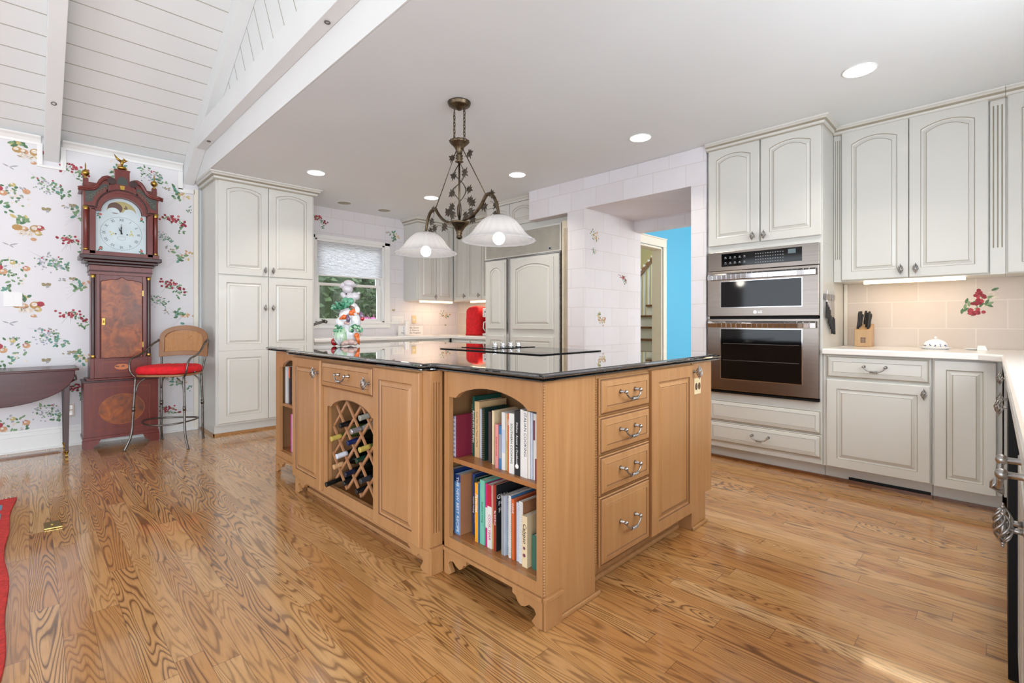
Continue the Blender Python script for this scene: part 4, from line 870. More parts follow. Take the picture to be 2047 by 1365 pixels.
BT = [('foil_black', 'glass_dark', 'wine bottle with a ribbed black cap, upper left of the rack', 2.593, 0.4978, 1.222), ('foil_gold', 'glass_green', 'wine bottle with a pale gold cap at the far left of the rack', 2.673, 0.4156, 1.21), ('foil_silver', 'glass_clear', 'clear bottle with a shiny silver cap near the top of the rack', 2.424, 0.4978, 1.205), ('glass_clear', 'glass_clear', 'clear glass bottle in the topmost diamond of the rack', 2.3395, 0.58, 1.21), ('foil_blue', 'glass_dark', 'wine bottle with a royal blue cap just below the silver one', 2.506, 0.4156, 1.225), ('foil_gold', 'glass_green', 'green bottle with a bright gold foil cap on the right of the rack', 2.3395, 0.4156, 1.21), ('foil_white', 'glass_dark', 'bottle with a white capsule on the left of the rack', 2.593, 0.3334, 1.205), ('foil_green', 'glass_dark', 'wine bottle with a dark green cap below the gold one', 2.424, 0.3334, 1.235), ('cork', 'glass_dark', 'bottle with a bare cork at the left, below the white capsule', 2.673, 0.2512, 1.225), ('foil_navy', 'glass_dark', 'wine bottle with a navy cap in the lower middle of the rack', 2.506, 0.2512, 1.212), ('foil_black', 'glass_dark', 'lowest left bottle, black capped and sticking out of the rack', 2.72, 0.15, 1.2), ('foil_black', 'glass_dark', 'black capped bottle resting low in the rack, right of the lowest left one', 2.593, 0.169, 1.245), ('foil_grey', 'glass_dark', 'bottle with a dark grey cap at the lower right of the rack', 2.3395, 0.2512, 1.215), ('foil_black', 'glass_dark', 'lowest right bottle with a plain black cap', 2.424, 0.169, 1.235)]
for fo_, gl, lb, y, vb, xn in BT: bottle(fo_, gl, gl, lb, y, vb, xn)
# drawer unit and tall door on the right-hand face
fe = F((1.612, 1.158, 0), UY)
p = thing('island_drawer_cabinet', 'maple drawer cabinet on the right face of the island with four stacked drawers', 'cabinet', (1.83, 1.45, 0))
mb = MB(); mb.fbox(fe, .012, .418, .1, .886, -.55, -.002); mb.fbox(fe, 0.031, .418, 0, .0995, -.55, -.07); build(mb, 'body', MS, p)
mb = MB()
for k in range(74): mb.ell((1.6165, 1.152, .125+k*.01025), (.0036, .0036, .0046), 6, 5)
mb.fbox(fe, .0008, .002, .1, .886, -.04, .004); mb.fbox(fe, .007, .0115, .1, .886, -.04, .004); build(mb, 'bead_moulding', ['maple'], p)
for z0, h in ((.719, .153), (.560, .153), (.393, .161), (.106, .281)): drawer(p, fe, .024, z0, .392, h, .021, ms=('maple', 'glaze'), lip=.036)
mb = MB(); mb.fbox(fe, .033, .85, 0, .02, -.0695, -.055); build(mb, 'quarter_round', ['maple'], p, bevel=.005)
p = thing('island_door_cabinet', 'maple cabinet with one tall panelled door beside an outlet panel, right face of the island', 'cabinet', (2.35, 1.45, 0))
mb = MB(); mb.fbox(fe, .42, .87, .1, .886, -.55, -.002); mb.fbox(fe, .42, .87, 0, .0995, -.55, -.07); build(mb, 'body', MS, p)
door(p, fe, .429, .105, .438, .771, .021, 0, ms=('maple', 'glaze'), fw=.058, knob=(.852, .842))
mb = MB(); mb.fbox(fe, .872, 1.04, 0, .886, -.55, .002); mb.fbox(fe, 1.0405, 1.118, .16, .886, -.55, .001); build(mb, 'end_panel', MS, p, bevel=.001)
mb = MB(); mb.fbox(fe, .868, 1.044, 0, .018, .0022, .014); build(mb, 'quarter_round', MS, p, bevel=.005)
o = MB(); o.fbox(fe, .892, .972, .715, .800, .0022, .007)
op = build(o, 'power_outlet', ['almond'], None, 'cream outlet plate with two brown sockets on the island end panel', 'outlet', bevel=.0015)
for a in (.914, .950):
    mb = MB(); mb.prism([fe.p(a+.013*math.cos(t), .757+.019*math.sin(t), .0072) for t in [2*PI*k/14 for k in range(14)]], [fe.p(a+.013*math.cos(t), .757+.019*math.sin(t), .009) for t in [2*PI*k/14 for k in range(14)]]); build(mb, 'socket', [c('socket_brown', (92, 62, 44), .4)], op)
# hidden core carries the worktop
mb = MB(); mb.box(1.615, 2.66, 1.72, 3.79, 0, .886); build(mb, 'island_core', ['maple'], None, 'plain maple body of the island behind its fronts, mostly hidden', 'cabinet')
# granite
def arc(cx, cy_, r, a0, a1, n=5): return [(cx+r*math.cos(R(a0+(a1-a0)*k/n)), cy_+r*math.sin(R(a0+(a1-a0)*k/n))) for k in range(n+1)]
G = [(1.262, 1.122)]+[(2.782, 1.122), (2.782, 1.22), (2.70, 1.30), (2.70, 3.90), (1.262, 3.90), (1.262, 3.33)]+arc(1.23, 3.33, .032, 0, -90, 4)+[(1.19, 3.298), (1.19, 1.79)]+arc(1.215, 1.79, .025, 180, 270, 4)+arc(1.237, 1.74, .025, 90, 0, 4)
GT = [(.020, 0), (.010, .03), (.004, .16), (.004, .28), (.010, .36), (.013, .40), (.004, .46), (.0, .60), (.002, .74), (.010, .84), (.017, .88), (.019, .93), (.021, 1.0)]
mb = MB(); slab(mb, G, .887, .918, GT); build(mb, 'granite_worktop', ['granite'], None, 'polished black granite worktop with a stepped edge on the island', 'worktop')
ZG = .918
# ================================================================ THINGS IN THE BOOKCASES
def rtext(body, f, a, b, size, mat, parent, rot=0, c=.0006, name='lettering', **kw):
    """text turned by rot about (a, b)"""
    class G_:
        pass
    o = text(body, F((0, 0, 0), UY), 0, 0, size, mat, parent, name, c=0, **kw)
    off = WL.get(root_of(parent).name, Vector()); ca, sa = math.cos(rot), math.sin(rot)
    for v in o.data.vertices:
        q = v.co+off; x, y, z = q.x, q.z, -q.y; v.co = f.p(a+x*ca-y*sa, b+x*sa+y*ca, c+z)-off
    return o
def book(y0, y1, z0, h, x, depth, cover, label, group, title=None, tcol='ink_white', tsize=.016, spiral=None, tz=.5, side=None, band=None, shear=0, squash=1):
    """upright book, spine towards -x; y0 > y1"""
    w_ = y0-y1-.0012; f = F((x, y0-.0006, 0), UX); mb = MB(); t = min(.0022, w_*.2)
    mb.fbox(f, 0, t, z0, z0+h, -depth, 0, 0); mb.fbox(f, w_-t, w_, z0, z0+h, -depth, 0, 2); mb.fbox(f, t, w_-t, z0, z0+h, -t, 0, 0)
    mb.fbox(f, t, w_-t, z0+.002, z0+h-.003, -depth+.003, -t, 1)
    if band: mb.fbox(f, 0, w_, z0+h*band[0], z0+h*band[1], 0, .0004, 3)
    o = build(mb, 'cookbook', [cover, 'pages', side or cover, band[2] if band else cover], None, label, 'book', group)
    if spiral:
        s = MB(); k = z0+.01
        while k < z0+h-.008:
            s.tube([f.p(w_/2+math.cos(t_)*w_*.55, k+.0008*t_, .002+math.sin(t_)*.004) for t_ in [PI*2*q/8 for q in range(8)]], .0009, 4, closed=True); k += .0085
        build(s, 'spiral_binding', [spiral], o)
    if title: text(title, f, w_/2, z0+h*tz, tsize, tcol, o, 'title', vertical=True, c=.0004, shear=shear, squash=squash)
    return o
for n_, q in dict(bk_maroon=(120, 24, 50), bk_lilac=(196, 184, 214), bk_green=(18, 72, 60), bk_tan=(214, 178, 130), bk_ltblue=(196, 206, 224), bk_dkgreen=(20, 50, 44), bk_brown=(66, 52, 54), bk_cream=(226, 206, 166), bk_pink=(226, 144, 140), bk_blue=(60, 120, 170),
                  bk_white=(226, 224, 220), bk_orange=(210, 98, 46), bk_black=(30, 32, 36), bk_sage=(196, 190, 120), bk_navy=(28, 52, 108), bk_skyblue=(104, 150, 202), bk_yellow=(232, 160, 36), bk_mint=(110, 190, 164), bk_crimson=(190, 24, 54), bk_red=(150, 42, 34), bk_grey=(150, 154, 158), bk_teal=(54, 104, 88), bk_magenta=(196, 40, 120), ink_white=(240, 240, 236), ink_black=(28, 26, 26), ink_red=(176, 40, 36), ink_blue=(52, 74, 130), bk_photo=(170, 120, 84), bk_stripe=(120, 60, 80)).items(): c(n_, q, .5)
GT_ = 'cookbooks on the upper shelf of the near bookcase'; GB_ = 'cookbooks on the lower shelf of the near bookcase'
Z1, Z2 = .5055, .1655
U = [(1.7165, 1.7005, .178, 1.335, .10, 'bk_lilac', 'lilac and white checked book at the left end of the upper shelf', None, {}),
 (1.6995, 1.682, .185, 1.337, .11, 'bk_maroon', 'dark maroon album with gold stitching, second on the upper shelf', None, dict(stitch=1)),
 (1.6800, 1.664, .235, 1.415, .15, 'bk_white', 'cream spiral bound book in a wavy cover beside the maroon album', None, dict(spiral='bk_cream')),
 (1.6630, 1.645, .265, 1.400, .16, 'bk_green', 'tall dark green hardback lettered Beyond Grits and Gravy', 'Beyond Grits and Gravy', dict(tsize=.0145, shear=.2)),
 (1.6445, 1.612, .245, 1.398, .165, 'bk_tan', 'thick tan softcover lettered with a thin title, right of the tall green book', 'Cook With Your Pieces of Plenty', dict(tcol='ink_black', tsize=.0115)),
 (1.6105, 1.596, .215, 1.400, .14, 'bk_ltblue', 'plain pale blue slim book right of the thick tan one', None, {}),
 (1.5800, 1.562, .225, 1.385, .14, 'bk_dkgreen', 'dark green comb-bound book with brass dots', None, dict(spiral='gold')),
 (1.5400, 1.520, .215, 1.385, .13, 'bk_brown', 'dark brown album near the middle of the upper shelf', None, {}),
 (1.5060, 1.490, .225, 1.375, .14, 'bk_cream', 'cream striped book just left of the small pink one', None, {}),
 (1.4600, 1.440, .178, 1.350, .12, 'bk_pink', 'short salmon pink book with a thin title on the upper shelf', 'Recipes from home', dict(tcol='ink_red', tsize=.010)),
 (1.4395, 1.424, .176, 1.352, .12, 'bk_blue', 'short blue and grey patterned book beside the pink one', None, dict(band=(.25, .8, 'bk_grey'))),
 (1.4230, 1.403, .232, 1.352, .15, 'bk_white', 'white book with pink marks right of the short blue one', None, dict(band=(.3, .7, 'bk_ltblue'))),
 (1.4020, 1.390, .228, 1.358, .13, 'bk_sage', 'yellow-green and peach slim book behind the orange one', None, dict(band=(.52, 1.0, 'bk_cream'))),
 (1.3880, 1.373, .232, 1.350, .14, 'bk_orange', 'orange spined book left of Southern Cooking', 'Meals', dict(tz=.85, tsize=.01)),
 (1.3725, 1.342, .236, 1.343, .15, 'bk_white', 'white hardback lettered SOUTHERN COOKING', 'SOUTHERN COOKING', dict(tcol='ink_black', tsize=.0155)),
 (1.3410, 1.312, .250, 1.343, .16, 'bk_black', 'black hardback with a script title and a round white mark', 'Kitchen  Accent  a Cookbook', dict(tsize=.0135, shear=.25, mark=1)),
 (1.3110, 1.296, .258, 1.345, .15, 'bk_white', 'thin white book between the black hardback and Italian Cooking', None, {}),
 (1.2955, 1.270, .256, 1.343, .15, 'bk_cream', 'white and cream book lettered ITALIAN COOKING', 'ITALIAN COOKING', dict(tcol='ink_black', tsize=.019, tz=.64, band=(0, 1, 'bk_white'))),
 (1.2695, 1.258, .254, 1.345, .15, 'bk_white', 'white magazine right of Italian Cooking', None, {}),
 (1.2575, 1.247, .252, 1.347, .15, 'bk_ltblue', 'pale blue-white magazine, third from the right end of the upper shelf', None, {}),
 (1.2465, 1.236, .250, 1.349, .15, 'bk_white', 'white magazine with fine red print next to the maroon end book', None, dict(band=(.6, .9, 'bk_stripe'))),
 (1.2355, 1.222, .250, 1.347, .15, 'bk_white', 'white and maroon booklet at the right end of the upper shelf', None, dict(band=(0, .33, 'bk_maroon')))]
for y0, y1, h, x, dp, cv, lb, ti, kw in U:
    st_ = kw.pop('stitch', 0); mk = kw.pop('mark', 0)
    o = book(y0, y1, Z1, h, x, dp, cv, lb, GT_, ti, **kw); f = F((x, y0, 0), UX)
    if cv == 'bk_lilac':
        mb = MB()
        for k in range(9): mb.fbox(f, .001, y0-y1-.002, Z1+.005+k*.019, Z1+.0145+k*.019, .0001, .0006)
        build(mb, 'checks', ['ink_white'], o)
    if st_:
        mb = MB()
        for k in range(16): mb.fbox(f, .007, .009, Z1+.008+k*.011, Z1+.014+k*.011, .0001, .0006)
        build(mb, 'stitching', ['gold'], o)
    if mk: mb = MB(); mb.disc(f.p((y0-y1)/2, Z1+.035, .0003), f.n, .009, 16, 0, .0004); build(mb, 'round_mark', ['ink_white'], o)
B = [(1.7560, 1.728, .275, 1.350, .16, 'bk_grey', 'slate grey and white tall book at the left end of the lower shelf', None, dict(side='bk_navy')),
 (1.7140, 1.671, .262, 1.340, .17, 'bk_skyblue', 'thick blue and white volume lettered THE NEW BEST RECIPE', 'THE NEW BEST RECIPE', dict(tsize=.024, side='bk_photo', band=(.88, 1.0, 'bk_navy'))),
 (1.6450, 1.626, .268, 1.385, .16, 'bk_navy', 'navy blue book right of The New Best Recipe', 'Country Cooking', dict(tsize=.010, shear=.2)),
 (1.6180, 1.598, .258, 1.372, .15, 'bk_dkgreen', 'dark green book lettered Best of Tennessee', 'Best from TENNESSEE', dict(tsize=.014)),
 (1.5870, 1.563, .250, 1.350, .15, 'bk_yellow', 'bright yellow book lettered Favorites', 'Favorites', dict(tsize=.021, shear=.2, tz=.66, side='bk_blue')),
 (1.5560, 1.525, .270, 1.352, .16, 'bk_mint', 'mint green hardback right of the yellow one', 'Southern Living', dict(tsize=.014, tcol='bk_teal')),
 (1.5210, 1.508, .262, 1.352, .15, 'bk_magenta', 'thin magenta and white booklet beside the mint green book', None, dict(band=(.3, .62, 'bk_white'))),
 (1.5070, 1.480, .262, 1.350, .15, 'bk_white', 'white book with a crimson top and red spine lettering', 'COOK YEAR', dict(tcol='bk_magenta', tsize=.019, tz=.33, band=(.66, 1.0, 'bk_crimson'))),
 (1.4790, 1.470, .262, 1.355, .15, 'bk_orange', 'slim orange and yellow book left of the red GRILL book', None, dict(band=(0, .4, 'bk_yellow'))),
 (1.4690, 1.450, .270, 1.350, .16, 'bk_red', 'brick red spined book with a black cover lettered GRILL', 'Big Grill Book', dict(tsize=.0105, side='bk_black')),
 (1.4230, 1.401, .238, 1.350, .15, 'bk_grey', 'grey plastic sleeve of recipes on the lower shelf', None, dict(side='bk_ltblue')),
 (1.3830, 1.366, .246, 1.352, .14, 'bk_white', 'white plastic comb-bound book left of the vermilion one', None, dict(spiral='ink_white', side='bk_blue')),
 (1.3640, 1.349, .238, 1.350, .14, 'bk_orange', 'vermilion comb-bound book lettered CUISINE', 'CUISINE', dict(tsize=.011, tz=.85)),
 (1.3420, 1.324, .230, 1.355, .14, 'bk_ltblue', 'pale grey recipe folder between the vermilion and the spiral book', None, {}),
 (1.3230, 1.300, .240, 1.350, .14, 'bk_white', 'white book with a heavy white spiral binding', None, dict(spiral='ink_white', side='bk_photo')),
 (1.2970, 1.269, .195, 1.340, .15, 'bk_cream', 'cream book lettered Calligraphy style near the right end of the lower shelf', 'Calypso', dict(tcol='ink_black', tsize=.024, tz=.66, shear=.3, mark=1)),
 (1.2560, 1.222, .130, 1.352, .14, 'bk_teal', 'short teal green box at the right end of the lower shelf', None, {})]
for y0, y1, h, x, dp, cv, lb, ti, kw in B:
    mk = kw.pop('mark', 0); o = book(y0, y1, Z2, h, x, dp, cv, lb.replace('lettered Calligraphy style', 'with a large script title'), GB_, ti, **kw); f = F((x, y0, 0), UX)
    if 'GRILL' in lb:
        fs = F((x, y1+.0006, 0), UY)
        for k, t_ in enumerate(('GRILL', 'FOR', 'FIRE')): text(t_, fs, .035, Z2+h-.05-.028*k, .026, 'ink_white', o, 'cover_lettering', c=.0004)
    if 'crimson' in lb: pass
    if mk:
        mb = MB(); mb.disc(f.p(.012, Z2+.072, .0003), f.n, .006, 14, 0, .0003); mb.disc(f.p(.012, Z2+.045, .0003), f.n, .007, 14, 0, .0003); build(mb, 'round_mark', ['bk_stripe'], o)
for y, z0, w_, lb in ((1.30, .0, 0, ''),): pass
GF = 'books in the far bookcase of the island'
for y0, y1, z0, h, cv, lb, kw in ((3.735, 3.70, Z1, .268, 'bk_white', 'white book at the left end of the far bookcase, upper shelf', {}), (3.668, 3.64, Z1, .268, 'bk_brown', 'book with an orange and red spine top, upper shelf of the far bookcase', dict(band=(.7, 1, 'bk_orange'))),
        (3.60, 3.565, Z1, .275, 'bk_tan', 'thick mustard tan book on the upper shelf of the far bookcase', {}), (3.545, 3.52, Z1, .275, 'bk_ltblue', 'pale blue-white book beside the mustard one, far bookcase', {}),
        (3.631, 3.612, Z2, .27, 'bk_magenta', 'slim magenta book on the lower shelf of the far bookcase', {}), (3.611, 3.588, Z2, .272, 'bk_lilac', 'slim lilac book on the lower shelf of the far bookcase', {}), (3.585, 3.56, Z2, .27, 'bk_pink', 'slim rose pink book on the lower shelf of the far bookcase', {}), (3.557, 3.53, Z2, .268, 'bk_mint', 'slim green book on the lower shelf of the far bookcase', {})):
    book(y0, y1, z0, h, 1.342, .15, cv, lb, GF, **kw)
# ================================================================ ON THE ISLAND
mb = MB(); slab(mb, [(1.985, 1.775), (2.55, 1.775), (2.55, 2.70), (1.985, 2.70)], ZG+.0005, ZG+.006, [(.001, 0), (0, .3), (.002, 1)])
ck = build(mb, 'cooktop', ['blackglass'], None, 'flat black glass cooktop set on the granite island worktop', 'cooktop')
mb = MB(); mb.box(2.14, 2.548, 2.335, 2.66, ZG+.0062, ZG+.0105); build(mb, 'control_plate', ['blackglass'], ck, bevel=.001)
for k in range(4):
    mb = MB(); x = 2.275+.058*k; y = 2.46-.018*k
    mb.lathe([(.021, 0), (.021, .006), (.017, .009), (.018, .022), (.0165, .03), (.008, .032)], (x, y, ZG+.0108), (0, 0, 1), 18, wob=lambda a, r, h: .06*math.cos(8*a) if .008 < h < .031 else 0); build(mb, 'knob', ['chrome'], ck)
# chef figurine
px_, py_ = 1.755, 3.545; V = Vector
for n_, q in dict(ch_white=(232, 230, 232), ch_grey=(206, 200, 204), ch_green=(96, 164, 130), ch_dgreen=(52, 118, 84), ch_lgreen=(176, 208, 170), ch_orange=(230, 108, 40), ch_red=(178, 30, 42), ch_purple=(120, 96, 122), ch_skin=(206, 170, 160), ch_brown=(150, 108, 92)).items(): M[n_] = plain(n_, q, .14, 0, .1, 40, Coat_Weight=.5)
ch = thing('chef_figurine', 'tall glazed ceramic chef figurine covered in vegetables on the island worktop', 'figurine', (px_, py_, ZG))
lr = Vector((.7041+0, -.71, 0)).normalized() if 0 else Vector((math.sin(.7895), -math.cos(.7895), 0)); fd = Vector((-math.cos(.7895), -math.sin(.7895), 0))
def cp(a, b, c_=0): return V((px_, py_, ZG+.0015))+lr*a+fd*c_+V((0, 0, b))
def cell(nm, mat, items, n=16, m=10):
    mb = MB()
    for a, b, c_, ra, rb, rc, tilt in items:
        Rm = Matrix((lr, fd, V((0, 0, 1)))).transposed() @ Matrix.Rotation(tilt, 3, 'Y'); mb.ell(cp(a, max(b, rb+.001), c_), (ra, rc, rb), n, m, 0, rot=Rm)
    return build(mb, nm, [mat], ch)
cell('body', 'ch_white', [(0, .20, 0, .085, .12, .075, 0), (.005, .10, 0, .075, .10, .07, 0), (-.045, .175, .03, .058, .05, .045, .3), (.048, .20, .03, .045, .07, .045, -.2), (0, .285, .01, .07, .055, .06, 0)])
cell('arm', 'ch_white', [(-.015, .245, .065, .052, .026, .03, -.55)]); cell('arm', 'ch_white', [(.06, .26, .05, .03, .045, .03, .3)])
cell('head', 'ch_grey', [(.005, .36, .015, .045, .05, .045, 0), (.045, .38, .01, .035, .03, .03, .6), (-.035, .385, .03, .032, .02, .02, .7), (.062, .40, .0, .02, .012, .012, -.5)])
mb = MB(); mb.ell(cp(-.012, .395, .048), (.006, .006, .005), 8, 6); build(mb, 'eye', ['black'], ch)
cell('chef_hat', 'ch_grey', [(-.012, .435, .015, .04, .035, .038, 0), (-.045, .465, .01, .035, .022, .03, -.5), (.0, .475, .015, .045, .03, .04, .2), (.02, .465, .0, .03, .02, .03, 0)])
r = random.Random(11)
def leafy(nm, mats, a, b, c_, n, R_, L, W, seed):
    r = random.Random(seed); mb = MB()
    for k in range(n):
        d = V((r.uniform(-1, 1), r.uniform(-.1, 1), r.uniform(.0, 1))).normalized(); o_ = cp(a, b, c_)+(lr*d.x*R_+V((0, 0, 1))*d.y*R_+fd*d.z*R_)*.5; t_ = (lr*d.x+V((0, 0, 1))*d.y+fd*d.z*.6).normalized(); s_ = t_.cross(fd).normalized()
        mb.ell(o_+t_*L*.5, (W, W*.5, L*.6), 8, 5, r.randrange(len(mats)), rot=Matrix((s_, s_.cross(t_).normalized(), t_)).transposed())
    return build(mb, nm, mats, ch)
cell('broccoli', 'ch_green', [(-.012, .34, .06, .03, .03, .025, 0), (.025, .34, .06, .026, .028, .022, 0), (-.035, .325, .055, .02, .02, .02, 0), (.005, .315, .065, .02, .02, .02, 0)])
leafy('artichoke', ['ch_green', 'ch_dgreen', 'ch_green'], -.055, .275, .05, 26, .05, .045, .009, 2)
leafy('leaves', ['ch_green', 'ch_dgreen'], -.01, .285, .06, 16, .05, .04, .010, 3)
for nm, mt, pts in (('carrot', 'ch_orange', [(.05, .265, .07), (.085, .245, .06)]), ('carrot', 'ch_orange', [(.035, .25, .075), (.055, .235, .07)]), ('carrot', 'ch_orange', [(-.015, .22, .085), (-.05, .205, .08)]), ('carrot', 'ch_orange', [(.07, .08, .06), (.088, .015, .055)]), ('sausage', 'ch_brown', [(.02, .30, .07), (.045, .29, .075), (.06, .27, .065)]), ('eggplant', 'ch_purple', [(.01, .23, .085), (.018, .205, .09), (.015, .19, .085)])):
    mb = MB(); N = len(pts); rr = [.020, .006] if nm == 'carrot' else [.012]*N if nm == 'sausage' else [.008, .017, .014]
    mb.tube([cp(*q) for q in pts], rr, 10); mb.ell(cp(*pts[0]), rr[0], 10, 7); mb.ell(cp(*pts[-1]), rr[-1]*1.02, 10, 7); build(mb, nm, [mt], ch)
mb = MB(); Rm = Matrix((lr, fd, V((0, 0, 1)))).transposed()
mb.ell(cp(-.052, .076, .055), (.052, .042, .072), 24, 14, 0, rot=Rm, wob=lambda a, p: .05*math.sin(9*a)); 
for k in range(7): mb.tube([cp(-.05+.0*k, .004, .09), cp(-.052+(k-3)*.009, .05, .102), cp(-.052+(k-3)*.015, .105, .088)], [.003, .0022, .001], 6, 1)
build(mb, 'cabbage', ['ch_lgreen', 'ch_white'], ch); leafy('cabbage_leaf', ['ch_green', 'ch_lgreen', 'ch_dgreen'], -.055, .11, .045, 18, .06, .03, .012, 5)
leafy('lettuce', ['ch_green', 'ch_dgreen', 'ch_lgreen'], .065, .115, .055, 34, .055, .025, .014, 6)
cell('radish', 'ch_red', [(-.105, .03, .04, .026, .03, .026, 0), (.105, .21, .03, .016, .02, .016, 0)]); cell('eggplant_side', 'ch_purple', [(-.098, .075, .03, .016, .026, .018, .2), (.098, .235, .03, .018, .034, .016, -.5)])
for it in [(-.01, .025, .07, .03, .02, .022, 0), (.03, .03, .065, .03, .024, .022, 0), (-.028, .017, .075, .02, .015, .018, 0), (.06, .02, .06, .02, .016, .018, 0), (-.005, .175, .085, .014, .012, .012, 0), (.014, .17, .085, .012, .011, .012, 0), (.10, .09, .05, .012, .010, .01, 0)]: cell('mushroom', 'ch_skin', [it])
# ================================================================ ON THE WINDOW WORKTOP
ZW = .9185
fsn = F((3.635, 5.90, 0), UY); sg = MB(); sg.fbox(fsn, 0, .405, ZW, ZW+.13, -.018, 0); so = build(sg, 'message_sign', ['porcelain'], None, 'small white sign with grey lettering standing on the worktop under the switches', 'sign')
for k, t_ in enumerate(('When the Queen', 'is Happy, there is', 'Peace in the Kingdom')): text(t_, fsn, .205, ZW+.103-.036*k, .036, 'ink_grey' if 'ink_grey' in M else c('ink_grey', (120, 112, 108)), so, 'lettering', c=.0006)
fw_ = F((0, YN-.0005, 0), UY)
mb = MB(); mb.fbox(fw_, 3.575, 3.76, 1.075, 1.185, .001, .007)
o = build(mb, 'switch_plate', ['white'], None, 'white plate with four switches on the wall right of the kitchen window', 'switch', bevel=.001)
for k in range(4): mb = MB(); mb.fbox(fw_, 3.59+.042*k, 3.618+.042*k, 1.095, 1.165, .0072, .010); build(mb, 'rocker', ['porcelain'], o)
mb = MB(); mb.fbox(fw_, 3.90, 3.972, 1.08, 1.195, .001, .007); o = build(mb, 'power_outlet', ['almond'], None, 'cream outlet on the wall above the white message sign', 'outlet', bevel=.001)
mb = MB(); mb.fbox(fw_, 3.925, 3.947, 1.125, 1.15, .0072, .009); build(mb, 'socket', ['porcelain'], o)
mb = MB(); mb.box(3.72, 3.785, 5.85, 5.895, ZW, ZW+.20); build(mb, 'night_light', ['porcelain'], None, 'small white canister standing behind the message sign', 'canister', bevel=.006)
# faucet
mb = MB(); mb.lathe([(.03, 0), (.03, .01), (.02, .02), (.016, .1), (.014, .12)], (2.30, 5.80, ZW), n=14); mb.tube([(2.30, 5.80, 1.0), (2.33, 5.75, 1.045), (2.42, 5.72, 1.085), (2.50, 5.70, 1.112)], [.014, .014, .015, .017], 10)
fa = build(mb, 'faucet', ['iron'], None, 'dark bronze sprayer faucet reaching out from behind the pantry at the window', 'faucet')
mb = MB(); mb.tube([(2.495, 5.702, 1.112), (2.53, 5.70, 1.10)], [.022, .02], 12); mb.tube([(2.50, 5.70, 1.118), (2.47, 5.71, 1.135)], .007, 8); build(mb, 'spray_head', ['iron'], fa)
# red cloth cover with the coffee maker behind
def soft_box(nm, cx_, cy_, z0, sx, sy, h, mat, label, cat, seed, taper=.9, n=22, m=16):
    r = random.Random(seed); mb = MB(); rings = []
    for k in range(m+1):
        t_ = k/m; ring = []
        z = z0+h*t_; sc = 1-(1-taper)*t_ if t_ < .82 else (taper-(t_-.82)*.25)*math.sqrt(max(0.0, 1-((t_-.82)/.19)**2.4))
        for q in range(n*2):
            a = 2*PI*q/(n*2); ca, sa = math.cos(a), math.sin(a); e = .38
            x = sx*abs(ca)**e*(1 if ca > 0 else -1)*sc*(1+.02*math.sin(9*a+6*t_)+.018*math.sin(17*a-9*t_)); y = sy*abs(sa)**e*(1 if sa > 0 else -1)*sc*(1+.025*math.sin(7*a+5*t_))
            ring.append((cx_+x, cy_+y, z))
        rings.append(mb.add(ring))
    N = n*2
    for k in range(m):
        for q in range(N): mb.face((rings[k]+q, rings[k]+(q+1) % N, rings[k+1]+(q+1) % N, rings[k+1]+q), 0, True)
    mb.face([rings[-1]+q for q in range(N)], 0, True); mb.face([rings[0]+q for q in range(N)][::-1], 0)
    return build(mb, nm, [mat], None, label, cat)
soft_box('appliance_cover', 4.47, 5.20, ZW, .12, .145, .41, 'red', 'bright red quilted cloth appliance cover on the worktop beside the coffee maker', 'cover', 4)
p = thing('coffee_maker', 'white coffee maker with a dark glass carafe, half hidden by the refrigerator', 'coffee maker', (4.52, 4.93, ZW))
fcm = F((4.42, 5.035, 0), UX)
mb = MB(); mb.fbox(fcm, 0, .2, ZW, ZW+.03, -.22, 0); mb.fbox(fcm, 0, .2, ZW+.031, ZW+.37, -.22, -.13); build(mb, 'body', ['porcelain'], p, bevel=.006)
mb = MB(); mb.fbox(fcm, 0, .2, ZW+.25, ZW+.37, -.129, 0); hd = build(mb, 'head', ['porcelain'], p, bevel=.008); mb = MB(); mb.fbox(fcm, .05, .085, ZW+.31, ZW+.335, .0005, .002); 
for k in range(3): mb.fbox(fcm, .04+.03*k, .055+.03*k, ZW+.275, ZW+.285, .0005, .002)
build(mb, 'control_keys', ['black'], hd)
mb = MB(); mb.lathe([(.055, 0), (.07, .02), (.075, .09), (.06, .15), (.045, .18), (.05, .19)], (4.49, 4.935, ZW+.032), n=20); build(mb, 'carafe', ['blackglass'], p)
mb = MB(); mb.tube([(4.455, 4.985, ZW+.19), (4.43, 5.015, ZW+.18), (4.425, 5.02, ZW+.10), (4.44, 5.0, ZW+.06)], .009, 8); build(mb, 'carafe_handle', ['porcelain'], p)
# pleated blind
mb = MB(); xs0, xs1 = 2.515, 3.45; N = 26; zt_, zb_ = 2.115, 1.70
for k in range(N):
    z0 = zb_+(zt_-zb_)*k/N; z1 = zb_+(zt_-zb_)*(k+1)/N; zm = (z0+z1)/2
    for ya, yb, za, zb2 in ((YN+.018, YN+.010, z0, zm), (YN+.010, YN+.018, zm, z1)): mb.hexa([(xs0, ya, za), (xs1, ya, za), (xs1, ya+.002, za), (xs0, ya+.002, za), (xs0, yb, zb2), (xs1, yb, zb2), (xs1, yb+.002, zb2), (xs0, yb+.002, zb2)])
def blind_mat():
    t = NT('pleated_fabric'); tr = t.n('BsdfTranslucent'); tr.inputs[0].default_value = (.98, .98, 1, 1); df = t.n('BsdfDiffuse'); df.inputs[0].default_value = (.9, .9, .92, 1); mx = t.n('MixShader'); mx.inputs[0].default_value = .7
    t.t.links.new(df.outputs[0], mx.inputs[1]); t.t.links.new(tr.outputs[0], mx.inputs[2]); t.t.links.new(mx.outputs[0], t.t.nodes['Material Output'].inputs[0]); return t.m
bl = thing('window_blind', 'white pleated blind half lowered over the kitchen window', 'blind', (2.98, YN+.02, 1.68))
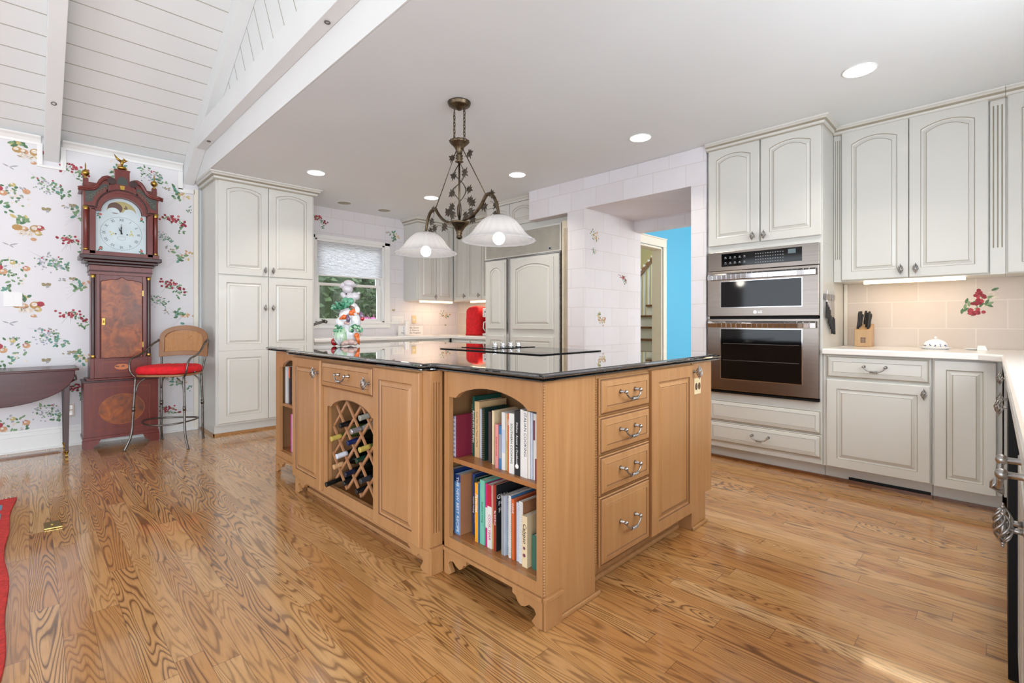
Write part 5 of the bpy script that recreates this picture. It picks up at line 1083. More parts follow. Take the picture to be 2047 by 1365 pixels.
build(mb, 'pleated_fabric', [blind_mat()], bl)
mb = MB(); mb.box(xs0, xs1, YN+.006, YN+.026, 1.682, 1.699); build(mb, 'bottom_rail', ['white'], bl, bevel=.002); mb = MB(); mb.box(xs0, xs1, YN+.004, YN+.03, 2.1155, 2.135); build(mb, 'head_rail', ['white'], bl)
# ================================================================ RIGHT-HAND WORKTOP
p = thing('knife_block', 'light wooden knife block with dark knife handles on the right-hand worktop', 'knife block', (4.44, .73, ZW))
mb = MB(); mb.prism([(4.40, .68, ZW), (4.52, .68, ZW), (4.52, .68, ZW+.17), (4.40, .68, ZW+.125)], [(4.40, .783, ZW), (4.52, .783, ZW), (4.52, .783, ZW+.17), (4.40, .783, ZW+.125)]); blk = build(mb, 'block', ['ltblock'], p, bevel=.003)
mb = MB(); fkb = F((4.399, .783, 0), UX)
for i in range(3):
    for j in range(3): mb.fbox(fkb, .038+.011*i, .046+.011*i, ZW+.03+.014*j, ZW+.040+.014*j, .0002, .0006)
build(mb, 'burned_mark', ['bk_brown'], blk)
for i, (y, zz, L) in enumerate(((.765, .15, .13), (.757, .13, .12), (.75, .12, .085), (.703, .14, .13), (.697, .12, .10), (.735, .15, .10), (.72, .16, .11))):
    x = 4.415+.012*(i % 3)+(.04 if i > 4 else 0); pts = [(x+.004*k, y-.0012*k, ZW+.131+.012*(i % 3)+(.012 if i > 4 else 0)+L*k/6) for k in range(7)]
    mb = MB(); mb.tube(pts, [.006, .008, .0075, .007, .008, .0095, .007], 8); build(mb, 'knife_handle', ['rubber'], p)
fk = F((0, .8872, 0), UY)
mb = MB(); mb.fbox(fk, 3.965, 4.235, 1.262, 1.30, .001, .014); ks = build(mb, 'knife_strip', ['iron'], None, 'magnetic knife strip on the side of the oven cabinet', 'knife rack')
for i, (a, zb2, hl, bl_, w_) in enumerate(((3.985, 1.245, .115, .08, .02), (4.01, 1.225, .10, .10, .016), (4.045, 1.21, .12, .12, .022), (4.075, 1.19, .12, .15, .026), (4.105, 1.15, .10, .12, .018), (4.135, 1.12, .105, .20, .02), (4.165, 1.14, .11, .22, .028), (4.20, 1.13, .12, .20, .03))):
    root = thing('kitchen_knife', ['short paring knife at the left end of the magnetic strip', 'slim knife, second from the left on the magnetic strip', 'third knife from the left on the magnetic strip', 'broad knife, fourth from the left on the magnetic strip', 'fifth knife from the left on the magnetic strip', 'long narrow knife, third from the right on the magnetic strip', 'long broad knife, second from the right on the magnetic strip', 'large knife at the right end of the magnetic strip'][i], 'knife', (a, .872, zb2-hl), 'knives on the magnetic strip')
    mb = MB(); mb.prism([fk.p(q, z, .0145) for q, z in ((a-w_/2, zb2), (a+w_/2, zb2), (a+w_/2*.8, zb2+bl_*.7), (a-w_*.2, zb2+bl_))], [fk.p(q, z, .0165) for q, z in ((a-w_/2, zb2), (a+w_/2, zb2), (a+w_/2*.8, zb2+bl_*.7), (a-w_*.2, zb2+bl_))]); build(mb, 'blade', ['chrome'], root)
    mb = MB(); mb.hexa([fk.p(a-.008, zb2-hl, .024), fk.p(a+.008, zb2-hl, .024), fk.p(a+.008, zb2-hl, .010), fk.p(a-.008, zb2-hl, .010), fk.p(a-.006, zb2-.001, .021), fk.p(a+.006, zb2-.001, .021), fk.p(a+.006, zb2-.001, .011), fk.p(a-.006, zb2-.001, .011)]); build(mb, 'handle', ['rubber'], root, bevel=.003)
p = thing('butter_dish', 'white porcelain butter dish with a small floral pattern and domed lid', 'dish', (4.35, .318, ZW))
def rect_ring(sx, sy, n=28, e=.5): return [(sx*abs(math.cos(t_))**e*(1 if math.cos(t_) > 0 else -1), sy*abs(math.sin(t_))**e*(1 if math.sin(t_) > 0 else -1)) for t_ in [2*PI*(k+.5)/n for k in range(n)]]
def loft(mb, cx_, cy_, L, n=28, mi=0):
    rings = [mb.add([(cx_+x, cy_+y, z) for x, y in rect_ring(sx, sy, n)]) for sx, sy, z in L]
    for k in range(len(L)-1):
        for q in range(n): mb.face((rings[k]+q, rings[k]+(q+1) % n, rings[k+1]+(q+1) % n, rings[k+1]+q), mi, True)
    mb.face([rings[0]+q for q in range(n)][::-1], mi); mb.face([rings[-1]+q for q in range(n)], mi, True)
mb = MB(); loft(mb, 4.35, .318, [(.045, .06, ZW), (.048, .068, ZW+.004), (.06, .088, ZW+.014), (.058, .086, ZW+.016), (.045, .065, ZW+.008)]); build(mb, 'plate', ['porcelain'], p)
mb = MB(); loft(mb, 4.35, .318, [(.042, .063, ZW+.0085), (.042, .063, ZW+.035), (.036, .052, ZW+.05), (.026, .036, ZW+.060), (.012, .014, ZW+.068)]); mb.ell((4.35, .318, ZW+.075), (.009, .009, .010), 10, 7)
lid = build(mb, 'lid', ['porcelain'], p)
mb = MB(); fl = F((4.35-.0425, .318, 0), UX); r = random.Random(4)
for k in range(5):
    a = -.05+.025*k
    for q in range(3): leafp(mb, fl, a+r.uniform(-.003, .003), ZW+.026+r.uniform(-.004, .004), .009, .005, r.uniform(0, 6), q % 2, .0006)
build(mb, 'painted_sprigs', ['ink_blue', 'bk_green'], lid)
mb = MB(); loft(mb, 4.39, .135, [(.02, .025, ZW), (.03, .042, ZW+.006), (.034, .048, ZW+.012), (.030, .043, ZW+.010)]); build(mb, 'spoon_rest', ['porcelain'], None, 'small shallow white dish near the corner of the right-hand worktop', 'dish')
mb = MB(); mb.prism([(4.33, .115, ZW), (4.33, .065, ZW), (4.37, .062, ZW), (4.37, .112, ZW)], [(4.345, .113, ZW+.03), (4.345, .078, ZW+.03), (4.36, .077, ZW+.03), (4.36, .111, ZW+.03)]); build(mb, 'folded_card', ['ink_white'], None, 'small folded white card standing by the shallow dish on the right-hand worktop', 'card')
# ================================================================ CHANDELIER
def shade_mat():
    t = NT('frosted_ribbed_glass'); tr = t.n('BsdfTranslucent'); tr.inputs[0].default_value = (.62, .62, .64, 1); df = t.n('BsdfPrincipled'); df.inputs['Base Color'].default_value = (.62, .62, .65, 1); df.inputs['Roughness'].default_value = .15
    mx = t.n('MixShader'); mx.inputs[0].default_value = .5; t.t.links.new(df.outputs[0], mx.inputs[1]); t.t.links.new(tr.outputs[0], mx.inputs[2])
    tp = t.n('BsdfTransparent'); m2 = t.n('MixShader'); m2.inputs[0].default_value = .42; t.t.links.new(mx.outputs[0], m2.inputs[1]); t.t.links.new(tp.outputs[0], m2.inputs[2]); t.t.links.new(m2.outputs[0], t.t.nodes['Material Output'].inputs[0]); return t.m
SH = shade_mat(); BULB = emit_mat('bulb_glow', (255, 246, 228), 9)
CX, CY = 2.0, 2.507
cl = thing('chandelier', 'bronze two-light chandelier wound with metal vine leaves, over the island', 'chandelier', (CX, CY, ZC))
W8 = lambda a, r, h: .05*math.cos(16*a)
mb = MB(); mb.lathe([(.075, 0), (.075, -.008), (.068, -.014), (.07, -.02), (.05, -.03), (.02, -.038), (.012, -.05)], (CX, CY, ZC-.001), n=32); build(mb, 'canopy', ['bronze'], cl)
for sgn in (-1, 1):
    mb = MB(); z = ZC-.05; i = 0; y = CY+sgn*.052
    mb.tube([(CX, y, ZC-.022), (CX, y, ZC-.052)], .0035, 6)
    while z > 2.295:
        mb.tube([(CX+(math.cos(t_)*.007 if i % 2 else 0), y+(0 if i % 2 else math.cos(t_)*.007), z-.012+math.sin(t_)*.016) for t_ in [2*PI*k/12 for k in range(12)]], .0026, 5, closed=True); z -= .0225; i += 1
    build(mb, 'chain', ['bronze'], cl)
mb = MB(); mb.lathe([(.062, 2.285), (.060, 2.289), (.066, 2.285), (.058, 2.272), (.035, 2.25), (.022, 2.225), (.018, 2.203), (.02, 2.196), (.026, 2.19), (.018, 2.183), (.026, 2.172), (.016, 2.162), (.028, 2.150), (.012, 2.142)], (CX, CY, 0), n=48, wob=lambda a, r, h: .05*math.cos(14*a) if h > 2.205 else 0); build(mb, 'crown_cup', ['bronze'], cl)
mb = MB(); mb.tube([(CX, CY, 2.145), (CX, CY, 1.755)], .0065, 10); build(mb, 'stem', ['bronze'], cl)
mb = MB(); mb.lathe([(.02, 1.757), (.064, 1.757), (.070, 1.753), (.060, 1.742), (.038, 1.722), (.024, 1.70), (.018, 1.684), (.022, 1.678), (.012, 1.672), (.020, 1.662), (.020, 1.652), (.008, 1.643)], (CX, CY, 0), n=48, wob=lambda a, r, h: .05*math.cos(14*a) if 1.69 < h < 1.75 else 0); build(mb, 'bowl', ['bronze'], cl)
for sgn in (-1, 1):
    P = [(.03, 1.762), (.10, 1.765), (.16, 1.785), (.21, 1.822), (.245, 1.86), (.262, 1.884), (.285, 1.888), (.318, 1.878), (.348, 1.842), (.366, 1.795), (.376, 1.755), (.378, 1.742)]
    mb = MB(); Q = []
    for k in range(len(P)-1):
        for q in range(4): t_ = q/4; Q.append((P[k][0]*(1-t_)+P[k+1][0]*t_, P[k][1]*(1-t_)+P[k+1][1]*t_))
    Q.append(P[-1]); S_ = [(sum(Q[max(0, min(len(Q)-1, k+j))][0] for j in (-2, -1, 0, 1, 2))/5, sum(Q[max(0, min(len(Q)-1, k+j))][1] for j in (-2, -1, 0, 1, 2))/5) for k in range(len(Q))]
    mb.tube([(CX, CY+sgn*a, z) for a, z in S_], [.0075+.004*math.sin(PI*k/len(S_)) for k in range(len(S_))], 10)
    mb.tube([(CX, CY+sgn*.378, 1.748), (CX, CY+sgn*.378, 1.728)], [.012, .034], 16); mb.tube([(CX, CY+sgn*.378, 1.728), (CX, CY+sgn*.378, 1.722)], [.042, .046], 20)
    arm = build(mb, 'arm', ['bronze'], cl)
    mb = MB(); mb.tube([(CX, CY+sgn*.03, 2.235), (CX, CY+sgn*.262, 1.886)], .003, 6); build(mb, 'tie_rod', ['bronze'], cl)
    mb = MB(); prof = [(.046, 1.738), (.075, 1.728), (.105, 1.703), (.130, 1.672), (.150, 1.642), (.175, 1.615), (.200, 1.598), (.213, 1.590), (.214, 1.585)]
    mb.lathe(prof, (CX, CY+sgn*.378, 0), n=96, cap=False, wob=lambda a, r, h: .04*abs(math.cos(12*a))*(1 if r > .08 else .5))
    build(mb, 'glass_shade', [SH], cl, solid=.003)
    mb = MB(); mb.ell((CX, CY+sgn*.378, 1.603), (.036, .036, .038), 16, 12); bb = build(mb, 'bulb', [BULB], cl)
    L = bpy.data.lights.new('bulb_light', 'POINT'); L.energy = CHAND_POWER; L.color = (1, .93, .82); L.shadow_soft_size = .04
    lo = bpy.data.objects.new('bulb_light', L); COL.objects.link(lo); lo.parent = cl; lo.location = (0, sgn*.378, 1.555-ZC)
def vleaf(mb, p, d, s, mi=0):
    d = V(d).normalized(); u = d.cross(V((1, .3, 0))).normalized(); n_ = u.cross(d).normalized()*s*.12; P = [(0, 0), (.05, .30), (.22, .16), (.34, .52), (.48, .22), (.66, .34), (.68, .12), (1, 0), (.68, -.12), (.66, -.34), (.48, -.22), (.34, -.52), (.22, -.16), (.05, -.30)]
    A = [V(p)+d*x*s+u*y*s+n_*(abs(y)*1.5) for x, y in P]; mb.prism(A, [q+n_*.12 for q in A], mi)
for ph in (0, PI):
    mb = MB(); pts = []
    for k in range(60):
        t_ = k/59; rr = .012+.048*math.sin(PI*min(1, t_*1.15))**2*(.45+.55*t_); a = ph+t_*PI*3.2; pts.append((CX+math.cos(a)*rr, CY+math.sin(a)*rr, 2.19-.42*t_))
    mb.tube(pts, .0032, 6); build(mb, 'vine', ['leaf_metal'], cl)
r = random.Random(8)
for (dy0, z0, dx, ex, ez) in ((-.025, 2.03, 0, -.03, .035), (.055, 2.06, .02, .04, .02), (-.03, 1.98, .02, -.05, -.02), (.04, 1.99, 0, .05, -.03), (.05, 1.90, 0, .04, -.03), (-.06, 1.90, 0, -.06, -.02), (-.10, 1.905, 0, -.05, -.05), (.05, 1.86, 0, .03, -.05), (-.04, 1.83, 0, -.03, -.04), (.18, 1.86, 0, -.05, -.02), (-.20, 1.80, 0, -.09, .02), (-.31, 1.885, 0, -.04, .0), (.285, 1.886, 0, .04, .0), (.33, 1.85, .0, .03, -.05), (-.35, 1.84, 0, -.06, -.04), (-.36, 1.80, .01, -.03, -.05), (.375, 1.79, .01, .02, -.05), (.345, 1.80, 0, -.02, -.05), (.14, 1.79, 0, .05, -.05), (.11, 1.80, 0, .03, .04), (-.10, 1.79, 0, -.05, -.04), (-.06, 2.17, 0, -.05, .01), (.05, 2.17, 0, .03, .02), (-.115, 1.86, 0, -.02, -.06)):
    mb = MB(); a = V((CX+dx, CY+dy0*.86, z0)); b = a+V((0, ex*.5, ez*.5)); mb.tube([a, (a+b)/2+V((.004, 0, .004)), b], .0013, 5); vleaf(mb, b, (0, ex, ez), .068 if abs(dy0) < .3 else .06); build(mb, 'vine_leaf', ['leaf_metal'], cl)
# ================================================================ CEILING LIGHTS
LENS = emit_mat('downlight_lens', (255, 250, 240), 7)
for (x, y, on, lb) in ((3.384, 1.99, 1, 'lit round ceiling light above the passage beside the ovens'), (3.366, .575, 1, 'lit round ceiling light nearest the right edge, in front of the wall cabinets'), (1.96, 4.654, 1, 'lit round ceiling light in front of the tall pantry cabinet'), (3.38, 3.335, 1, 'lit round ceiling light in front of the refrigerator'), (3.298, 4.652, 1, 'lit round ceiling light seen just left of the chandelier rod'), (2.692, 5.586, 0, 'unlit round ceiling light close to the window wall, the left one'), (3.237, 5.597, 0, 'unlit round ceiling light close to the window wall, the right one'), (2.6, -.1, 1, 'lit round ceiling light above the right-hand run')):
    t_ = thing('recessed_light', lb, 'ceiling light', (x, y, ZC), 'round recessed ceiling lights')
    mb = MB(); mb.lathe([(.083, -.0005), (.085, -.004), (.079, -.006), (.077, -.0005)], (x, y, ZC), n=32, cap=False); build(mb, 'trim_ring', ['white'], t_)
    mb = MB(); mb.disc((x, y, ZC-.003), (0, 0, -1), .078, 32, 0, .001); build(mb, 'lens', [LENS if on else 'cream_glaze'], t_)
    if on:
        L = bpy.data.lights.new('downlight', 'AREA'); L.shape = 'DISK'; L.size = .14; L.spread = R(115); L.energy = CAN_POWER; L.color = (1, .93, .82)
        lo = bpy.data.objects.new('downlight', L); COL.objects.link(lo); lo.parent = t_; lo.location = (0, 0, -.006)
# ================================================================ LONGCASE CLOCK
fk_ = F((.591, 5.56, 0), UY); BACK = -.275
MC = ['mahog', 'inlay', 'burl', 'mahog_dk']
ckk = thing('longcase_clock', 'tall mahogany longcase clock with painted moon dial and brass finials, against the papered wall', 'clock', (.591, 5.70, 0))
def cb(mb, a, b0, b1, c0, c1, mi=0): mb.fbox(fk_, -a, a, b0, b1, c0, c1, mi)
mb = MB(); cb(mb, .262, .09, .575, BACK, 0); cb(mb, .268, .075, .10, BACK, .008); cb(mb, .27, .575, .59, BACK, .012, 3); cb(mb, .245, .59, .605, BACK, -.006); base = build(mb, 'base', MC, ckk, bevel=.002)
for sgn in (-1, 1): mb = MB(); mb.fprism(fk_, [(sgn*.272, .0745), (sgn*.272, .012), (sgn*.262, 0), (sgn*.20, 0), (sgn*.19, .02), (sgn*.165, .035), (sgn*.15, .0745)], -.02, .009, 0); build(mb, 'bracket_foot', MC, ckk)
mb = MB(); mb.prism([fk_.p(.158*math.cos(t_), .325+.133*math.sin(t_), .0005) for t_ in [2*PI*k/40 for k in range(40)]], [fk_.p(.158*math.cos(t_), .325+.133*math.sin(t_), .0012) for t_ in [2*PI*k/40 for k in range(40)]], 2)
mb.tube([fk_.p(.16*math.cos(t_), .325+.135*math.sin(t_), .0012) for t_ in [2*PI*k/48 for k in range(48)]], .0016, 5, 1, closed=True)
for P in ([(-.2, .155), (.2, .155), (.2, .525), (-.2, .525)],): mb.tube([fk_.p(a, b, .0008) for a, b in P], .0014, 4, 1, closed=True)
build(mb, 'oval_panel', MC, base)
mb = MB(); cb(mb, .205, .606, 1.56, BACK, -.045); mb.fbox(fk_, -.218, -.19, .606, .78, BACK, -.032); mb.fbox(fk_, .19, .218, .606, .78, BACK, -.032); cb(mb, .1895, .606, .78, -.0449, -.034); mb.fbox(fk_, -.175, -.152, .78, 1.52, -.0449, -.03); mb.fbox(fk_, .152, .175, .78, 1.52, -.0449, -.03)
cb(mb, .218, 1.52, 1.548, BACK, -.032); cb(mb, .226, 1.548, 1.555, BACK, -.022, 3); cb(mb, .222, 1.556, 1.60, BACK, -.026); tr_ = build(mb, 'trunk', MC, ckk, bevel=.0015)
mb = MB(); cb(mb, .235, 1.601, 1.625, BACK, -.015, 3); cb(mb, .262, 1.6255, 1.65, BACK, .01, 3); cb(mb, .288, 1.651, 1.688, BACK, .025, 3); build(mb, 'hood_base_moulding', MC, ckk, bevel=.006)
for sgn in (-1, 1):
    mb = MB(); mb.lathe([(.018, .785), (.018, .80), (.0145, .81), (.0145, 1.49), (.018, 1.50), (.018, 1.518)], fk_.p(sgn*.197, 0, -.038), n=24, mf=lambda k: 1 if k in (0, 1, 3, 4) else 0, wob=lambda a, r, h: -.08*abs(math.cos(6*a)) if .81 < h < 1.49 else 0); build(mb, 'quarter_column', ['mahog_dk', 'gold'], ckk)
mb = MB(); dp = [(-.146, .785), (.146, .785), (.146, 1.44)]
dp += [(.146*math.cos(t_)*1.0, 1.44+.012+.0*t_) for t_ in ()]
top = [(.146, 1.455), (.13, 1.468), (.105, 1.47), (.085, 1.478), (.06, 1.481), (.042, 1.478), (.02, 1.49), (0, 1.505)]
dp += top+[(-a, b) for a, b in top[::-1][1:]]+[(-.146, 1.44)]
mb.fprism(fk_, dp, -.0295, -.018, 2); mb.tube([fk_.p(a, b, -.018) for a, b in dp], .003, 5, 0, closed=True); dr_ = build(mb, 'trunk_door', MC, ckk)
mb = MB(); mb.fbox(fk_, -.138, -.118, 1.075, 1.135, -.0175, -.014); mb.ell(fk_.p(-.128, 1.105, -.012), (.006, .006, .012), 8, 6); build(mb, 'lock_plate', ['gold'], dr_)
for zz in (.87, 1.34): mb = MB(); mb.fbox(fk_, .1465, .154, zz, zz+.05, -.0175, -.012); build(mb, 'hinge', ['gold'], dr_)
mb = MB(); mb.fbox(fk_, -.146, .146, .64, .762, -.0335, -.026, 0); mb.tube([fk_.p(a, b, -.0258) for a, b in ((-.13, .655), (.13, .655), (.13, .747), (-.13, .747))], .0012, 4, 1, closed=True)
P_ = lambda rx, rz, c_: [fk_.p(rx*math.cos(t_), .70+rz*math.sin(t_), c_) for t_ in [2*PI*k/28 for k in range(28)]]
mb.prism(P_(.052, .026, -.0257), P_(.052, .026, -.025), 1); fr_ = build(mb, 'inlaid_panel', MC, ckk); mb = MB(); r = random.Random(2)
for k in range(5): leafp(mb, fk_, -.03+.012*k, .70, .018, .010, r.uniform(.3, 2.8), 0, -.0245)
build(mb, 'shell_inlay', ['mahog_dk'], fr_)
# hood
mb = MB(); cb(mb, .262, 1.689, 2.28, BACK, -.06); mb.fbox(fk_, -.27, -.222, 1.689, 1.72, BACK, .012); mb.fbox(fk_, .222, .27, 1.689, 1.72, BACK, .012)
mb.fbox(fk_, -.222, -.185, 1.70, 2.09, -.059, 0); mb.fbox(fk_, .185, .222, 1.70, 2.09, -.059, 0); cb(mb, .222, 1.6885, 1.7245, -.059, 0)
def archpts(a0, sh, r_, n=20): return [(a0, sh)]+[(r_*math.cos(PI*k/n), sh+.0+(r_*.93)*math.sin(PI*k/n)) for k in range(n+1)]+[(-a0, sh)]
A_ = archpts(.182, 2.078, .148)
outer = [(.262, 2.09), (.262, 2.245), (.15, 2.30), (-.15, 2.30), (-.262, 2.245), (-.262, 2.09)]
mb.fprism(fk_, [(.222, 2.09), (.262, 2.09), (.262, 2.245)]+[(.262, 2.247)]+[(-.262, 2.247), (-.262, 2.245), (-.262, 2.09), (-.222, 2.09), (-.182, 2.078)]+[(-x, y) for x, y in A_[1:-1]]+[(.182, 2.078)], -.059, .0, 0)
hood = build(mb, 'hood', MC, ckk)
mb = MB(); mb.tube([fk_.p(a, b, .002) for a, b in [(.25, 2.105), (.2, 2.105)]+[(.178*math.cos(PI*k/24), 2.10+.178*math.sin(PI*k/24)) for k in range(25)]+[(-.2, 2.105), (-.25, 2.105)]], .007, 6); build(mb, 'arch_moulding', ['mahog_dk'], hood)
for sgn in (-1, 1):
    mb = MB(); mb.lathe([(.019, 1.721), (.019, 1.738), (.016, 1.742), (.016, 2.07), (.021, 2.075), (.017, 2.085), (.023, 2.105)], fk_.p(sgn*.246, 0, -.01), n=20, mf=lambda k: 1 if k > 3 or k < 1 else 0); build(mb, 'hood_column', ['mahog', 'gold'], ckk)
# fretwork, swan neck pediment and plinths
mb = MB()
for sgn in (-1, 1):
    sw = [(.262, 2.2475), (.262, 2.262), (.22, 2.262), (.185, 2.275), (.165, 2.30), (.15, 2.335), (.13, 2.365), (.105, 2.378), (.08, 2.37), (.068, 2.35), (.074, 2.335), (.09, 2.333), (.10, 2.31), (.11, 2.28), (.11, 2.2475)]
    mb.fprism(fk_, [(sgn*a, b) for a, b in sw], -.04, -.002, 0)
mb.fprism(fk_, [(-.10, 2.2475), (.10, 2.2475), (.10, 2.30), (.052, 2.36), (.052, 2.44), (.058, 2.465), (-.058, 2.465), (-.052, 2.44), (-.052, 2.36), (-.10, 2.30)], -.05, .004, 0)
for sgn in (-1, 1): mb.fbox(fk_, sgn*.262, sgn*.225, 2.2475, 2.355, -.10, -.06)
mb.fbox(fk_, -.262, -.08, 2.2475, 2.325, -.09, -.055); mb.fbox(fk_, .08, .262, 2.2475, 2.325, -.09, -.055)
cb(mb, .285, 2.2475, 2.2475+.012, BACK, -.0605); ped = build(mb, 'pediment', MC, ckk)
for sgn in (-1, 1):
    mb = MB(); P = [(.298, 2.248), (.262, 2.26), (.225, 2.262), (.19, 2.273), (.168, 2.298), (.152, 2.335), (.132, 2.366), (.105, 2.38), (.08, 2.374)]
    for o, rr in ((0, .013), (-.016, .009)): mb.tube([fk_.p(sgn*a, b+o, .012-.0*o) for a, b in P], rr, 8)
    mb.disc(fk_.p(sgn*.076, 2.348, -.03), fk_.n, .03, 20, 1, .058); build(mb, 'swan_neck', ['mahog', 'mahog_dk'], ped)
c('fret_dark', (58, 62, 56), .4); c('fret_light', (120, 118, 100), .4)
for sgn in (-1, 1):
    mb = MB(); mb.fprism(fk_, [(sgn*a, b) for a, b in [(.25, 2.135), (.25, 2.235), (.21, 2.24), (.17, 2.27), (.135, 2.31), (.105, 2.315), (.095, 2.30), (.13, 2.28), (.165, 2.245), (.19, 2.205), (.205, 2.15)]], .0005, .003, 0)
    for k in range(7): a = .235-.02*k; b = 2.165+.018*k+.0*k; mb.tube([fk_.p(sgn*(a+.012*math.cos(t_)), b+.008+.012*math.sin(t_), .0035) for t_ in [5*k2/9 for k2 in range(10)]], .0022, 5, 1)
    build(mb, 'fretwork', ['fret_dark', 'fret_light'], hood)
mb = MB(); mb.fprism(fk_, [(-.04, 2.33), (.04, 2.33), (.035, 2.375), (.015, 2.40), (-.015, 2.40), (-.035, 2.375)], .0045, .006, 0); build(mb, 'fretwork', ['fret_dark'], ped)
mb = MB(); mb.fprism(fk_, [(-.013, 2.285), (.013, 2.285), (.018, 2.32), (-.018, 2.32)], .0045, .01, 0); build(mb, 'keystone', ['gold'], ped)
for a, z0 in ((-.244, 2.356), (.244, 2.356)):
    mb = MB(); mb.lathe([(.012, 0), (.02, .004), (.008, .012), (.008, .02), (.022, .032), (.029, .048), (.022, .066), (.008, .076), (.004, .085), (.005, .115), (.001, .14)], fk_.p(a, z0, -.08), n=20); build(mb, 'ball_finial', ['gold'], ckk)
mb = MB(); e0 = fk_.p(0, 2.4665, -.025); mb.lathe([(.02, 0), (.03, .008), (.038, .018), (.03, .03), (.01, .036), (.008, .046)], e0, n=20)
mb.ell(e0+V((0, 0, .068)), (.013, .018, .025), 10, 8); mb.ell(e0+V((.012, -.004, .098)), (.009, .009, .010), 8, 6); mb.tube([e0+V((.018, -.004, .10)), e0+V((.030, -.004, .094))], [.004, .001], 6)
for sgn, q in ((-1, ((-.01, .0, .08), (-.035, 0, .10), (-.055, 0, .135))), (1, ((.006, 0, .078), (.025, 0, .088), (.042, 0, .095)))):
    mb.tube([e0+V(p_) for p_ in q], [.012, .010, .002], 6)
build(mb, 'eagle_finial', ['gold'], ckk)
# dial
c('dial_blue', (196, 210, 214), .3); c('moon_sky', (172, 160, 104), .4); c('moon_dark', (92, 62, 48), .4); c('dial_ink', (44, 48, 54), .4); c('dial_rose', (190, 96, 88), .4)
mb = MB(); D = [(-.178, 1.7255), (.178, 1.7255)]+[(.178, 2.0785)]+[(.143*math.cos(PI*k/24), 2.0785+.136*math.sin(PI*k/24)) for k in range(25)]+[(-.178, 2.0785)]
mb.fprism(fk_, D, -.0585, -.055, 0); dial = build(mb, 'dial', ['dial_blue'], ckk)
mb = MB(); mb.fprism(fk_, [(.105*math.cos(PI*k/20), 2.092+.098*math.sin(PI*k/20)) for k in range(21)], -.0548, -.0540, 0); mb.prism([fk_.p(-.045+.052*math.cos(t_), 2.125+.05*math.sin(t_), -.0538) for t_ in [2*PI*k/20 for k in range(20)]], [fk_.p(-.045+.052*math.cos(t_), 2.125+.05*math.sin(t_), -.0534) for t_ in [2*PI*k/20 for k in range(20)]], 1)
for sgn in (-1, 1): mb.prism([fk_.p(sgn*.058+.047*math.cos(t_), 2.082+.045*math.sin(t_), -.053) for t_ in [PI*k/14 for k in range(15)]], [fk_.p(sgn*.058+.047*math.cos(t_), 2.082+.045*math.sin(t_), -.0525) for t_ in [PI*k/14 for k in range(15)]], 2)
mb.fprism(fk_, [(.015, 2.135), (.045, 2.135), (.04, 2.125), (.02, 2.125)], -.0537, -.053, 1); mb.fprism(fk_, [(.028, 2.137), (.028, 2.16), (.042, 2.138)], -.0537, -.053, 1)
build(mb, 'moon_disc', ['moon_sky', 'moon_dark', 'dial_blue'], dial)
cz0 = 1.90
for k, t_ in enumerate(('XII', 'I', 'II', 'III', 'IIII', 'V', 'VI', 'VII', 'VIII', 'IX', 'X', 'XI')):
    a = PI/2-2*PI*k/12; rtext(t_, fk_, .122*math.cos(a), cz0+.122*math.sin(a), .036, 'dial_ink', dial, rot=a-PI/2, c=-.0545, name='numeral', squash=.75)
mb = MB(); mb.tube([fk_.p(.148*math.cos(t_), cz0+.148*math.sin(t_), -.0548) for t_ in [2*PI*k/60 for k in range(60)]], .0008, 4, closed=True); mb.tube([fk_.p(.03*math.cos(t_), cz0-.042+.018*math.sin(t_), -.0545) for t_ in [2*PI*k/20 for k in range(20)]], .0006, 4, closed=True); build(mb, 'minute_ring', ['dial_ink'], dial)
mb = MB(); r = random.Random(6)
for sx, sy in ((-1, 1), (1, 1), (-1, -1), (1, -1)):
    for k in range(5): leafp(mb, fk_, sx*(.148+r.uniform(-.01, .01)), (2.045 if sy > 0 else 1.755)+r.uniform(-.012, .012), .022, .011, r.uniform(0, 6.2), 0, -.0545)
    dotp(mb, fk_, sx*.146, (2.055 if sy > 0 else 1.757), .011, 1, -.054)
for sx in (-1, 1):
    for k in range(4): leafp(mb, fk_, sx*(.07+r.uniform(-.008, .008)), 1.905+r.uniform(-.012, .012), .02, .012, r.uniform(0, 6.2), 2, -.0545)
build(mb, 'painted_flowers', ['ch_dgreen', 'dial_rose', 'bk_sage'], dial)
mb = MB()
for ang, L in ((PI/2+.03, .085), (PI/2+.35, .055)): mb.tube([fk_.p(0, cz0, -.050), fk_.p(L*math.cos(ang), cz0+L*math.sin(ang), -.050)], [.004, .0015], 6); mb.disc(fk_.p(L*.6*math.cos(ang), cz0+L*.6*math.sin(ang), -.051), fk_.n, .007, 10, 0, .001)
mb.disc(fk_.p(0, cz0, -.052), fk_.n, .008, 12, 0, .003)
for sx in (-1, 1): mb.disc(fk_.p(sx*.041, cz0-.005, -.0548), fk_.n, .006, 12, 0, .001)
build(mb, 'hands', ['dial_ink'], dial)
